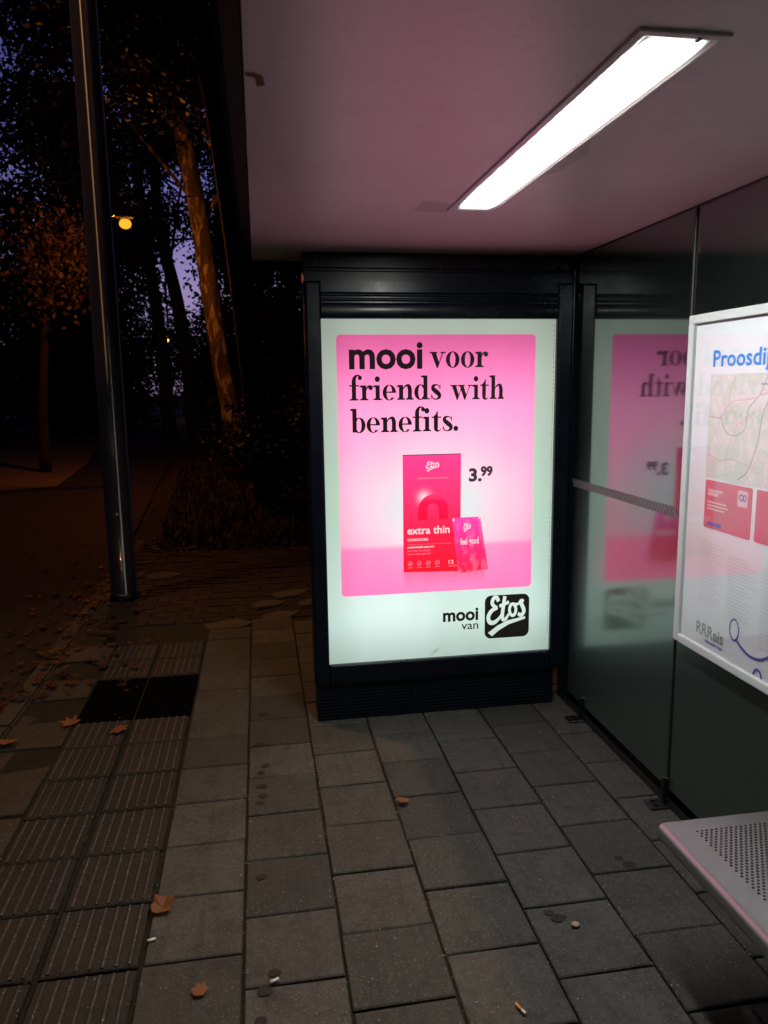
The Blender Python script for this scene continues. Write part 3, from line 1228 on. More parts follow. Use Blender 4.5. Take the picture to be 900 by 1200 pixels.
# casing: door frame of four bars, ribbed plinth, back
cx0, cx1, cz0, cz1 = .236, 1.582, .205, 2.215
ix0, ix1, iz0, iz1 = .312, 1.500, .306, 2.041
bm = bbox(cx0, ix0, AD_Y, AD_Y + .045, cz0, cz1, .012, 3)
obj('door_stile', bm, NAVY, ad)
bm = bbox(ix1, cx1, AD_Y, AD_Y + .045, cz0, cz1, .012, 3)
obj('door_stile', bm, NAVY, ad)
bm = bmesh.new()
_pr = []
for (za, zb, d) in ((.001, .074, .014), (.080, .098, .008), (.102, .120, .008)):
    for q in range(13):
        a = math.pi * q / 12
        _pr.append((AD_Y + .004 - d * math.sin(a), iz1 + za + (zb - za) * (1 - math.cos(a)) / 2))
_pr += [(AD_Y + .002, iz1 + .124), (AD_Y + .002, cz1), (AD_Y + .045, cz1), (AD_Y + .045, iz1)]
prism(bm, _pr, 'x', ix0 + .002, ix1 - .002)
obj('door_rail', bm, NAVY, ad)
bm = bbox(ix0 + .002, ix1 - .002, AD_Y + .002, AD_Y + .045, cz0, iz0, .010, 3)
obj('door_rail', bm, NAVY, ad)
bm = bbox(cx0 + .004, cx1 - .004, AD_Y + .047, AD_Y + .22, cz0, cz1, .015, 2)
obj('casing', bm, NAVY, ad)
bm = bmesh.new()
prof = [(AD_Y + .03, 0.0)]
zz = .0
while zz < .165:
    prof += [(AD_Y + .03, zz + .004), (AD_Y + .024, zz + .007), (AD_Y + .024, zz + .013), (AD_Y + .03, zz + .016)]
    zz += .018
prof += [(AD_Y + .03, .19), (AD_Y + .012, .195), (AD_Y + .012, .203), (AD_Y + .21, .203), (AD_Y + .21, 0)]
prism(bm, prof, 'x', .246, 1.528)
obj('plinth', bm, NAVY, ad)
# hinge knuckle beside the door
bm = bmesh.new()
bmesh.ops.create_cone(bm, cap_ends=True, segments=12, radius1=.012, radius2=.012, depth=.09, matrix=Matrix.Translation((.232, AD_Y + .03, 2.16)))
obj('hinge', bm, NAVY2, ad)
# the pane of the door
bm = bbox(ix0 + .001, ix1 - .001, AD_Y + .012, AD_Y + .016, iz0 + .001, iz1 - .001)
obj('door_pane', bm, PANE, ad)

# poster and its print
bm = bmesh.new()
pts_top = 14
gx = [ix0 - .002 + (ix1 - ix0 + .004) * k / 10 for k in range(11)]
gz = [iz0 - .002 + (iz1 - iz0 + .004) * k / 14 for k in range(15)]
V = [[bm.verts.new((x, PY, z)) for x in gx] for z in gz]
for a in range(14):
    for b in range(10):
        bm.faces.new((V[a][b], V[a][b + 1], V[a + 1][b + 1], V[a + 1][b]))
poster = obj('poster', bm, P_WHITE, ad)


def printed(name, pens, mats, dy):
    bm = bmesh.new()
    for i, pen in enumerate(pens):
        pen.build(bm, plane_map(dy + .0005 * i), i)
    return obj(name, bm, mats, poster)


p = Pen(); p.rrect(.384, .662, 1.394, 1.968, .022)
printed('pink_print', [p], [P_PINK], .0012)
p = Pen()
p.add(sans('mooi', .030, .366, .185), dx=.445, dy=1.808)
p.add(serif_word('voor', .300, .076), dx=.846, dy=1.808)
p.add(serif_word('friends', .462, .073), dx=.443, dy=1.652)
p.add(serif_word('with', .280, .073), dx=.952, dy=1.649)
p.add(serif_word('benefits.', .550, .073), dx=.443, dy=1.494)
printed('headline', [p], [P_INK], .0024)
p = Pen()
p.add(sans('3.', .040, .068, .090), dx=1.050, dy=1.236)
p.add(sans('99', .05, .064, .066), dx=1.112, dy=1.262)
printed('price', [p], [P_INK2], .0024)
# the box and its lettering
pb = Pen(); pb.poly([(.706, .774), (1.006, .766), (1.008, 1.376), (.706, 1.379)])
pa = Pen()
pa.ring(.862, 1.092, .078, .082, .030, .034, 0, 180, 24)
pa.rect(.784, 1.045, .832, 1.092); pa.rect(.892, 1.045, .940, 1.092)
pw = Pen()
pw.add(script_etos(), .072, .062, .826, 1.285, .06)
pw.add(sans('extra thin', .022, .222, .056), dx=.727, dy=.972)
pw.add(sans('CONDOOMS', .030, .108, .018, 1.15), dx=.727, dy=.936)
pw.add(sans('comfortabele pasvorm', .025, .140, .015), dx=.727, dy=.899)
pw.add(sans('12', .012, .026, .028), dx=.944, dy=.808)
ps = Pen()
ps.add(sans('ZORGELOOS GENIETEN', .02, .158, .013, 1.1), dx=.780, dy=1.253)
ps.rect(.727, .917, .958, .9185)
for k, wd in enumerate((.118, .120)):
    ps.add(sans(['extra dun en soepel', 'voor meer gevoel'][k], .01, wd, .012), dx=.727, dy=.881 - .017 * k)
for k in range(4):
    cxk = .741 + .0475 * k
    ps.ring(cxk, .818, .0125, .0125, .010, .010, 0, 360, 20)
    ps.stroke([(cxk - .005, .819, .003), (cxk - .001, .813, .003), (cxk + .006, .823, .003)])
    ps.rect(cxk - .014, .795, cxk + .014, .7975)
ps.add(sans('stuks', .01, .044, .013), dx=.944, dy=.793)
pe = Pen(); pe.rect(.706, 1.375, 1.008, 1.379)
printed('product_box', [pb, pa, pw, ps, pe], [P_BOX, P_ARCH, P_BOXW, P_BOXW2, P_INK2], .0030)
q1 = Pen()
zig = [(.964, 1.046), (1.000, 1.049), (1.109, 1.050)]
for k in range(24):
    f_ = k / 23
    zig.append((1.109 + .045 * f_ + (.0025 if k % 2 else 0), 1.050 - .278 * f_))
zig += [(1.155, .770), (1.005, .756)]
for k in range(24):
    f_ = k / 23
    zig.append((.996 - .034 * f_ + (-.0025 if k % 2 else 0), .760 + .284 * f_))
q1.poly(zig)
q2 = Pen()
q2.add(sans('feel good', .02, .098, .050), dx=1.006, dy=.905, rot=.05)
q2.add(script_etos(), .042, .055, 1.022, .968, .05)
q2.poly([(.963, 1.045), (.972, 1.047), (.974, 1.030), (.966, 1.028)])
q2.poly([(1.100, 1.049), (1.109, 1.050), (1.111, 1.040), (1.103, 1.038)])
printed('sachet', [q1, q2], [P_SACH, P_BOXW], .0062)
p = Pen()
p.add(sans('mooi', .034, .192, .096), dx=.914, dy=.498)
p2 = Pen()
p2.add(sans('van', .006, .092, .066), dx=1.014, dy=.447)
p.add(p2)
printed('slogan', [p], [P_INK], .0024)
b1 = Pen(); b1.rrect(1.141, .388, 1.386, .624, .034)
b2 = Pen(); b2.add(script_etos(), .220, .262, 1.154, .378, .03)
printed('logo_badge', [b1, b2], [P_BADGE, P_LIGHT], .0024)
# torn, dotted right-hand edge of the sheet
p = Pen()
zz = .40
while zz < 2.02:
    p.rect(1.4895, zz, 1.4925, zz + .008)
    zz += random.choice((.016, .018, .024))
printed('edge_dashes', [p], [P_INK2], .0016)

# ------------------------------------------------------------------ the information board on the glass wall
FRAMEW = m_paper('white_enamel_frame', (.62, .66, .67), .35)
BX = 1.57
board = thing('information_board', 'white framed public transport map board fixed to the glass wall', 'information board', (BX, 1.9, .71))
by0, by1, bz0, bz1 = 1.10, 2.612, .735, 1.957
fw = .032
for (ya, yb, za, zb) in ((by1 - fw, by1, bz0, bz1), (by0, by0 + fw, bz0, bz1)):
    obj('frame_side', bbox(BX - .012, WX - .003, ya, yb, za, zb, .004, 2), FRAMEW, board)
for (za, zb) in ((bz1 - fw, bz1), (bz0, bz0 + fw)):
    obj('frame_rail', bbox(BX - .012, WX - .003, by0 + fw + .001, by1 - fw - .001, za, zb, .004, 2), FRAMEW, board)
obj('back_panel', bbox(BX + .006, WX - .004, by0 + fw - .004, by1 - fw + .004, bz0 + fw - .004, bz1 - fw + .004), NAVY2, board)


PAPER = m_paper('white_sheet', (.84, .87, .93), .6, .04)
INKBLUE = m_paper('blue_ink', (.05, .30, .85))
RED = m_paper('red_print', (.74, .17, .23))  # red paled: the pane's reflection is put into the print colour
REDW = m_paper('pale_pink_print', (.85, .55, .58))
VIOLET = m_paper('violet_ink', (.14, .12, .48))
GREYINK = m_paper('grey_green_ink', (.30, .36, .32))
FAINT = m_paper('faint_grey_print', (.79, .78, .82))
MAPRED = m_paper('map_red', (.74, .54, .55))
MAPGREY = m_paper('map_grey', (.40, .38, .42))


def m_map():
    t = NT('street_map_print')
    c = t.coord()
    flat = t.mapping(c, (0, 1, 1))
    n = t.noise(flat, 8, 5, .6, .6)
    n2 = t.noise(flat, 19, 4, .6, .4)
    base = t.ramp(n, [(.36, (.78, .74, .75)), (.45, (.80, .76, .77)), (.5, (.66, .72, .64)), (.6, (.63, .70, .62)), (.64, (.77, .75, .74))])
    base = t.mix(t.ramp(n2, [(.58, (0, 0, 0)), (.62, (.7, .7, .7))]), base, (.80, .68, .69, 1))
    for sc, w, col in ((17, .022, (.74, .54, .55)), (42, .05, (.73, .70, .73)), (9, .009, (.58, .55, .60))):
        v = t.n('ShaderNodeTexVoronoi', feature='DISTANCE_TO_EDGE', voronoi_dimensions='3D')
        t.put(v.inputs['Vector'], t.mapping(flat, (1, 1, 1), (0, 0, .3), (3.1, sc * .1, .7)))
        v.inputs['Scale'].default_value = sc
        base = t.mix(t.ramp(v.outputs['Distance'], [(0, (.75,) * 3), (w, (0, 0, 0))]), base, (*col, 1))
    return t.done(t.bsdf(base, .6, spec=.2))


MAPM = m_map()
bm = bmesh.new()
poly(bm, [(BX + .003, by0 + fw - .002, bz0 + fw - .002), (BX + .003, by0 + fw - .002, bz1 - fw + .002), (BX + .003, by1 - fw + .002, bz1 - fw + .002), (BX + .003, by1 - fw + .002, bz0 + fw - .002)])
sheet = obj('sheet', bm, PAPER, board)


def wall_map(dx, y0=0.0):
    # text runs towards the camera: its x grows as Y falls
    return lambda u, z: (BX + .003 - dx, -u, z)


def on_sheet(name, pens, mats, dx=.0012):
    bm = bmesh.new()
    for i, pen in enumerate(pens):
        pen.build(bm, wall_map(dx + .0004 * i), i)
    return obj(name, bm, mats, sheet)


p = Pen(); p.add(sans('Proosdij', .020, .300, .078), dx=-2.467, dy=1.772)
on_sheet('stop_name', [p], [INKBLUE])
p = Pen(); p.rect(-2.475, 1.384, -1.62, 1.745)
p2 = Pen()
p2.stroke([(-2.17, 1.74, .003), (-2.20, 1.68, .003), (-2.255, 1.63, .0035), (-2.265, 1.57, .003), (-2.30, 1.545, .003), (-2.34, 1.54, .003), (-2.38, 1.56, .003), (-2.40, 1.60, .003)])
p2.stroke([(-2.13, 1.70, .004), (-2.18, 1.62, .004), (-2.20, 1.52, .004), (-2.24, 1.43, .004), (-2.29, 1.395, .004)])
p2.rect(-2.20, 1.708, -2.10, 1.713)
p3 = Pen()
p3.stroke([(-2.475, 1.60, .005), (-2.40, 1.60, .005), (-2.35, 1.65, .004), (-2.24, 1.665, .004), (-2.1, 1.70, .004)])
p3.stroke([(-2.33, 1.74, .004), (-2.36, 1.66, .005), (-2.31, 1.58, .004), (-2.35, 1.50, .004), (-2.36, 1.40, .004)])
p3.stroke([(-2.475, 1.47, .004), (-2.40, 1.45, .005), (-2.33, 1.46, .004), (-2.2, 1.44, .004)])
on_sheet('street_map', [p, p2, p3], [MAPM, MAPGREY, MAPRED])
p = Pen(); p.rrect(-2.470, 1.205, -2.206, 1.376, .008); p.rrect(-2.186, 1.205, -1.93, 1.376, .008)
p2 = Pen()
for (u, w, zz, h) in ((-2.452, .085, 1.336, .009), (-2.452, .062, 1.344 - .022, .012), (-2.452, .11, 1.296, .006), (-2.452, .12, 1.284, .006), (-2.452, .10, 1.272, .006)):
    p2.rect(u, zz, u + w, zz + h)
p2.rrect(-2.282, 1.307, -2.228, 1.362, .008)
p3 = Pen(); p3.rrect(-2.45, 1.215, -2.365, 1.228, .005)
p3.ring(-2.262, 1.338, .011, .012, .007, .008); p3.ring(-2.244, 1.338, .009, .012, .005, .008)
on_sheet('ticket_notice', [p, p2, p3], [RED, REDW, VIOLET])
p = Pen()
for (u0, u1, za, zb) in ((-2.475, -2.33, .93, 1.15), (-2.315, -2.15, .90, 1.13), (-2.13, -1.9, .86, 1.13)):
    zz = zb
    while zz > za:
        p.rect(u0, zz, u0 + (u1 - u0) * random.uniform(.6, 1), zz + .004)
        zz -= .012
on_sheet('timetable_text', [p], [FAINT])
p = Pen(); p.add(sans('RRReis', .028, .165, .062), dx=-2.478, dy=.808)
p2 = Pen(); p2.add(sans('reizen zonder zorgen', .01, .105, .020), dx=-2.42, dy=.787)
on_sheet('operator_logo', [p, p2], [GREYINK, VIOLET])
p = Pen()
p.ring(-2.256, .884, .028, .040, .021, .033, 0, 360, 28)
p.stroke([(-2.238, .852, .010), (-2.21, .835, .010), (-2.165, .822, .010), (-2.11, .830, .010), (-2.06, .862, .010), (-2.03, .895, .010)], 8)
on_sheet('route_curl', [p], [VIOLET])
p = Pen()
p.stroke([(-2.145, .768, .008), (-2.13, .790, .008), (-2.11, .786, .008), (-2.10, .768, .008)], 6)
on_sheet('route_curl', [p], [VIOLET])
obj('board_pane', bbox(BX - .004, BX - .001, by0 + fw + .001, by1 - fw - .001, bz0 + fw + .001, bz1 - fw - .001), PANE, board)
PINKTAB = m_paint('pale_lock_plastic', (.60, .50, .50), .4)
bm = bbox(BX + .002, WX - .006, by1 - .004, by1 + .022, 1.188, 1.228, .009, 4)
obj('lock_tab', bm, PINKTAB, board)

# ------------------------------------------------------------------ the bench
SZ = .475
bx0, bx1, bby0, bby1 = 1.080, 1.50, .35, 1.845
bench = thing('bench', 'grey perforated metal bench seat with rounded front edge under the map board', 'bench', (1.29, 1.1, 0))
hx0, hx1, hy0, hy1 = bx0 + .082, bx1 - .062, bby0 + .10, bby1 - .055
bm = bmesh.new()
pitchx, pitchy, hr = .0150, .0112, .0043
ncol = int((hx1 - hx0) / pitchx)
hx1 = hx0 + ncol * pitchx
nrow = int((hy1 - hy0) / pitchy)
hy0 = hy1 - nrow * pitchy
verts, faces = [], []
DEPTH = .003


def cell(x, y, w, h, hole=True):
    b = len(verts)
    X = (x, x + w / 2, x + w, x + w, x + w, x + w / 2, x, x)
    Y = (y, y, y, y + h / 2, y + h, y + h, y + h, y + h / 2)
    for i in range(8):
        verts.append((X[i], Y[i], SZ))
    if not hole:
        faces.append(tuple(range(b, b + 8)))
        return
    cx_, cy_ = x + w / 2, y + h / 2
    for i in range(8):
        a = math.radians(225 + 45 * i)
        verts.append((cx_ + hr * math.cos(a), cy_ + hr * math.sin(a), SZ))
    for i in range(8):
        verts.append((verts[b + 8 + i][0], verts[b + 8 + i][1], SZ - DEPTH))
    for i in range(8):
        j = (i + 1) % 8
        faces.append((b + i, b + j, b + 8 + j, b + 8 + i))
        faces.append((b + 8 + i, b + 8 + j, b + 16 + j, b + 16 + i))


for r in range(nrow):
    y = hy1 - (r + 1) * pitchy
    off = 0 if r % 2 == 0 else pitchx / 2
    if off:
        cell(hx0, y, off, pitchy, False)
    n = ncol if not off else ncol - 1
    for c in range(n):
        cell(hx0 + off + c * pitchx, y, pitchx, pitchy)
    if off:
        cell(hx1 - off, y, off, pitchy, False)
me = bpy.data.meshes.new('seat')
me.from_pydata(verts, [], faces)
bm = bmesh.new()
bm.from_mesh(me)
bpy.data.meshes.remove(me)
bmesh.ops.remove_doubles(bm, verts=list(bm.verts), dist=.00005)
# flat rim round the holes, rounded front roll, folded end
for (xa, xb, ya, yb) in ((bx0 + .020, hx0, bby0, bby1 - .006), (hx1, bx1, bby0, bby1 - .006), (hx0, hx1, hy1, bby1 - .006), (hx0, hx1, bby0, hy0)):
    poly(bm, [(xa, ya, SZ), (xb, ya, SZ), (xb, yb, SZ), (xa, yb, SZ)])
prof = [(bx0 + .020 + .020 * math.cos(math.radians(a)), SZ - .027 + .027 * math.sin(math.radians(a))) for a in range(90, 271, 10)]
A = [bm.verts.new((u, bby0, v)) for u, v in prof]
B = [bm.verts.new((u, bby1 - .006, v)) for u, v in prof]
for k in range(len(prof) - 1):
    f = bm.faces.new((A[k], A[k + 1], B[k + 1], B[k]))
    f.smooth = True
bm.faces.new(B)
# folded-down far end
e0 = [(bby1 - .006, SZ), (bby1 - .002, SZ - .002), (bby1, SZ - .006), (bby1, SZ - .036)]
for (ya, za), (yb, zb) in zip(e0, e0[1:]):
    poly(bm, [(bx0 + .020, ya, za), (bx1, ya, za), (bx1, yb, zb), (bx0 + .020, yb, zb)])
bmesh.ops.recalc_face_normals(bm, faces=bm.faces)
obj('seat', bm, BENCH, bench)
obj('seat_rail', bbox(1.20, 1.26, bby0 + .05, bby1 - .05, SZ - .075, SZ - .022, .004), NAVY2, bench)
obj('seat_rail', bbox(1.38, 1.44, bby0 + .05, bby1 - .05, SZ - .075, SZ - .022, .004), NAVY2, bench)
for yc in (1.60, .60):
    obj('leg', bbox(1.312, 1.372, yc - .03, yc + .03, 0.010, SZ - .080, .004), NAVY2, bench)
    obj('foot_plate', bbox(1.285, 1.40, yc - .055, yc + .055, .0025, .0095, .002, 1), NAVY2, bench)

# ------------------------------------------------------------------ lamps outdoors
BULB = m_emit('sodium_bulb', (1.0, .36, .02, 1), 1.55)
BULB_S = m_emit('far_bulb', (1.0, .36, .03, 1), 1.6)
BULB_W = m_emit('far_white_bulb', (.8, 1.0, .75, 1), 1.6)
POSTM = m_metal('street_lamp_steel', (.25, .25, .26), .45, (1, 1, .2))


def point_light(name, loc, col, watts, rad, parent):
    l = bpy.data.lights.new(name, 'POINT')
    l.energy = watts
    l.color = col
    l.shadow_soft_size = rad
    o = bpy.data.objects.new(name, l)
    COL.objects.link(o)
    o.parent = parent
    o.location = Vector(loc) - parent.location
    return o


def spot_light(name, loc, col, watts, rad, parent, deg, blend, aim):
    l = bpy.data.lights.new(name, 'SPOT')
    l.energy = watts
    l.color = col
    l.shadow_soft_size = rad
    l.spot_size = math.radians(deg)
    l.spot_blend = blend
    o = bpy.data.objects.new(name, l)
    COL.objects.link(o)
    o.parent = parent
    o.location = Vector(loc) - parent.location
    o.rotation_euler = (Vector(aim) - Vector(loc)).to_track_quat('-Z', 'Y').to_euler()
    return o


# the tall steel post beside the stop; its head is above the picture and lights the paving
post = thing('street_lamp', 'tall round steel post standing at the kerb beside the black square', 'street lamp', (-1.165, 6.44, 0))
bm = bmesh.new()
tube(bm, [(-1.165, 6.44, -.1), (-1.165, 6.44, 2.0), (-1.165, 6.44, 4.5), (-1.165, 6.44, 9.3)], [.108, .106, .098, .075], 32)
obj('pole', bm, POLEM, post)
bm = bmesh.new()
tube(bm, [(-1.165, 6.44, -.012), (-1.165, 6.44, .03), (-1.165, 6.44, .05)], [.118, .117, .109], 32)
obj('base_collar', bm, NAVY2, post)
bm = bmesh.new()
tube(bm, [(-1.165, 6.44, 9.2), (-1.4, 6.3, 9.55), (-2.05, 5.78, 9.72)], .035, 12)
obj('arm', bm, STEEL, post)
bm = bmesh.new()
bmesh.ops.create_uvsphere(bm, u_segments=20, v_segments=10, radius=1, matrix=Matrix.Translation((-2.25, 5.62, 9.70)) @ Matrix.Rotation(2.47, 4, 'Z') @ Matrix.Diagonal((.36, .15, .07, 1)))
obj('lamp_head', bm, POSTM, post, True)
spot_light('lamp_light', (-2.28, 5.60, 9.56), (1.0, .52, .22), STREET_W, .08, post, 72, .75, (.3, 1.9, 0))


def street_lamp(label, x, y, z, side, armz, bulb, watts, lx=0.0, r=.05, top=None):
    t = thing('street_lamp', label, 'street lamp', (x, y, -.01), 'street lamps along the road')
    bm = bmesh.new()
    tube(bm, [(x, y, -.05), (x, y, (top or armz))], [r, r * .7], 12)
    obj('pole', bm, POSTM, t)
    bm = bmesh.new()
    tube(bm, [(x, y, armz - .02), (x + side * .5, y, armz + .12), (x + side, y, z + .16)], r * .5, 8)
    obj('arm', bm, POSTM, t)
    bm = bmesh.new()
    bmesh.ops.create_uvsphere(bm, u_segments=16, v_segments=8, radius=1, matrix=Matrix.Translation((x + side, y, z + .12)) @ Matrix.Diagonal((.17, .11, .05, 1)))
    obj('lamp_head', bm, POSTM, t, True)
    bm = bmesh.new()
    bmesh.ops.create_uvsphere(bm, u_segments=16, v_segments=8, radius=1, matrix=Matrix.Translation((x + side, y, z)) @ Matrix.Diagonal((.11, .105, .09, 1)))
    obj('bulb', bm, bulb, t, True)
    if watts:
        point_light('lamp_light', (x + side, y - .02, z - .14), (1.0, .255, .022), watts, .1, t)
    return t


street_lamp('bright orange street lamp glowing right of the steel post', -2.66, 15.2, 4.74, .38, 4.78, BULB, SODIUM_W, r=.05)
street_lamp('small far orange street lamp low between the two dark trunks', -5.33, 50, 4.911, -.13, 5.0, BULB_S, 60, r=.07, top=9.2)
for (x, y, z, lab) in ((-5.1, 56, 2.2, 'tiny far white light left of the leaning plane trunk'), (3.7, 56, 2.2, 'tiny far white light close beside the display casing')):
    t = thing('path_light', lab, 'path light', (x, y, 0), 'far path lights')
    bm = bmesh.new()
    tube(bm, [(x, y, -.05), (x, y, z - .1)], .04, 8)
    obj('pole', bm, POSTM, t)
    bm = bmesh.new()
    bmesh.ops.create_uvsphere(bm, u_segments=12, v_segments=8, radius=.085, matrix=Matrix.Translation((x, y, z)))
    obj('bulb', bm, BULB_W, t, True)

# ------------------------------------------------------------------ trees
def leaf_mesh(centres, spread, n, size, rng=RNG, flat=.0):
    """n diamond leaves scattered about clump centres"""
    c = np.asarray(centres, float)
    idx = rng.integers(0, len(c), n)
    pos = c[idx] + rng.normal(0, 1, (n, 3)) * spread
    a = rng.normal(0, 1, (n, 3)); a /= np.linalg.norm(a, axis=1)[:, None]
    b = rng.normal(0, 1, (n, 3)); b -= (a * b).sum(1)[:, None] * a; b /= np.linalg.norm(b, axis=1)[:, None]
    s = size * rng.uniform(.6, 1.25, n)[:, None]
    v = np.stack([pos + a * s * .5, pos + b * s * .34 + a * s * .08, pos - a * s * .5, pos - b * s * .34 + a * s * .08], 1).reshape(-1, 3)
    f = np.arange(n * 4).reshape(n, 4)
    me = bpy.data.meshes.new('crown')
    me.vertices.add(n * 4)
    me.vertices.foreach_set('co', v.ravel())
    me.loops.add(n * 4)
    me.loops.foreach_set('vertex_index', f.ravel().astype(np.int32))
    me.polygons.add(n)
    me.polygons.foreach_set('loop_start', np.arange(0, n * 4, 4, dtype=np.int32))
    me.update(calc_edges=True)
    me.validate()
    return me


def clumps(n, c, r, rng=RNG):
    v = rng.normal(0, 1, (n, 3))
    v /= np.linalg.norm(v, axis=1)[:, None]
    return np.asarray(c) + v * np.asarray(r) * rng.uniform(.25, 1, (n, 1)) ** .6


def tree(label, pts, rad, crowns, nleaf, size, bark=None, leaf=None, group='trees beyond the road', name='tree', spread=.42, nc=26):
    base = pts[0]
    t = thing(name, label, 'tree', base, group)
    bm = bmesh.new()
    path = smoothpath([(*p, r) for p, r in zip(pts, rad)], 5)
    tube(bm, [p[:3] for p in path], [p[3] for p in path], 14)
    for (cc, rr) in crowns:
        for q in range(5):
            i = random.randrange(len(path) // 2, len(path))
            s = path[i]
            e = Vector(cc) + Vector((random.uniform(-.8, .8) * rr[0], random.uniform(-.8, .8) * rr[1], random.uniform(-.5, .7) * rr[2]))
            s3 = Vector(s[:3])
            mid = s3.lerp(e, .5) + Vector((0, 0, random.uniform(-.3, .4)))
            w = s[3] * .26
            tube(bm, [s3, mid, e], [w, w * .6, w * .15], 7)
    obj('trunk', bm, bark or BARK, t)
    cl = np.concatenate([clumps(nc, c, r) for c, r in crowns])
    obj('crown', leaf_mesh(cl, spread, nleaf, size), leaf or LEAF, t)
    return t


G = 'trees beyond the road'
tree('leaning plane tree with pale peeling bark lit orange', [(-.42, 18, -.1), (-.55, 18, .7), (-.70, 18, 1.7), (-.86, 18, 2.9), (-1.10, 18, 5.3), (-1.40, 18, 7.3), (-1.56, 18, 8.8), (-1.9, 18, 12)],
     [.28, .24, .215, .21, .205, .19, .17, .10], [((-2.4, 20.6, 10.6), (3.6, 1.7, 2.8)), ((1.2, 20.4, 10.5), (2.5, 1.7, 3.2))], 22000, .13, PLANEBARK, LEAF, G)
tree('second leaning trunk close beside the shelter roof edge', [(.10, 12, -.1), (-.03, 12, 1.5), (-.18, 12, 3.3), (-.31, 12, 4.64), (-.46, 12, 5.92), (-.74, 12, 7.14), (-1.1, 12, 9.2)],
     [.21, .19, .175, .17, .165, .15, .10], [((-1.2, 12.2, 9.0), (2.4, 1.9, 2.0)), ((-1.0, 13, 7.0), (1.2, 1.0, .9))], 14000, .12, BARK, LEAF, G)
tree('slim dark trunk just right of the orange lamp', [(-3.35, 30, -.1), (-3.45, 30, 3), (-3.75, 30, 6.5), (-4.1, 30, 11)], [.27, .24, .2, .13],
     [((-4.6, 30, 11), (3.2, 2.4, 4.5)), ((-5.6, 31, 7.0), (2.2, 1.6, 2.4))], 30000, .16, BARK, LEAF, G)
tree('forked dark trunk left of the leaning plane tree', [(-2.35, 29, -.1), (-2.45, 29, 2.5), (-2.75, 29, 5), (-3.2, 29, 7.6), (-3.3, 29, 12)], [.30, .27, .23, .2, .12],
     [((-2.4, 29.5, 11.5), (3.0, 2.2, 4.0)), ((-.4, 30, 8), (1.5, 1.3, 2.4))], 27000, .16, BARK, LEAF, G)
tree('broad dark tree overhanging the road at far left', [(-8.2, 21, -.1), (-8.0, 21, 3), (-7.6, 21, 7), (-7.2, 21, 11)], [.34, .3, .24, .12],
     [((-7.2, 20, 9.8), (3.4, 2.6, 3.4)), ((-4.2, 21, 11), (3.0, 2.2, 3.0)), ((-7.6, 21, 6.4), (2.6, 2.2, 2.2)), ((-4.6, 22, 7.6), (2.0, 2.0, 1.8))], 44000, .15, BARK, LEAF, G)
tree('low tree with orange lit leaves left of the steel post', [(-4.9, 18.5, -.1), (-4.85, 18.5, 1.4), (-4.65, 18.4, 3.0), (-4.5, 18.3, 4.6)], [.13, .11, .09, .05],
     [((-4.35, 18.0, 4.3), (.85, .9, 1.0))], 3600, .12, BARK, LEAF2, G, spread=.33)
back = [(-16, 30, 8, 4.2), (-11.5, 33, 8.5, 3.8), (-7.8, 38, 8, 3.6), (-9.2, 46, 9, 4.5), (-3.4, 62, 8, 4.6), (-.4, 44, 7, 3.6), (3.0, 40, 8.5, 4), (6.5, 36, 10, 4.5), (1.2, 30, 9, 3.0), (4.4, 24, 9.5, 3.6), (-14, 52, 9, 5), (-17, 20, 9, 4.2), (4.3, 8.4, 6.5, 1.9), (5.2, 4.6, 6.5, 2.0)]  # left-edge tree and the two behind the glass wall are added to block sky
labs = ['dark round tree furthest left behind the road', 'dark tree behind the road at left, behind the low orange lit tree', 'dark far tree behind the steel post',
        'tall far tree at the bend of the path, left of the far lamp', 'most distant dark tree past the end of the path', 'dark tree behind the foot of the leaning plane trunk',
        'dark tree behind the left side of the display', 'large dark tree hidden mostly behind the display', 'dark tree right beside the leaning plane tree, under the roof edge',
        'dark tree standing close behind the display casing', 'distant tree at far left skyline behind the others', 'unseen dark tree added across the road past the left picture edge to block sky', 'dark tree added close behind the glass wall, beyond the display, to hide sky', 'dark tree added close behind the glass wall and the map board to hide sky']
for (x, y, h, r), lab in zip(back, labs):
    tree(lab, [(x, y, -.1), (x + .2, y, h * .4), (x - .1, y, h)], [.26, .2, .08],
         [((x, y, h * .62), (r, r * .8, h * .42)), ((x, y - .5, h * .27), (r * 1.05, r * .8, h * .27))], 20000, .22, BARK, LEAF, G, spread=.62, nc=34)

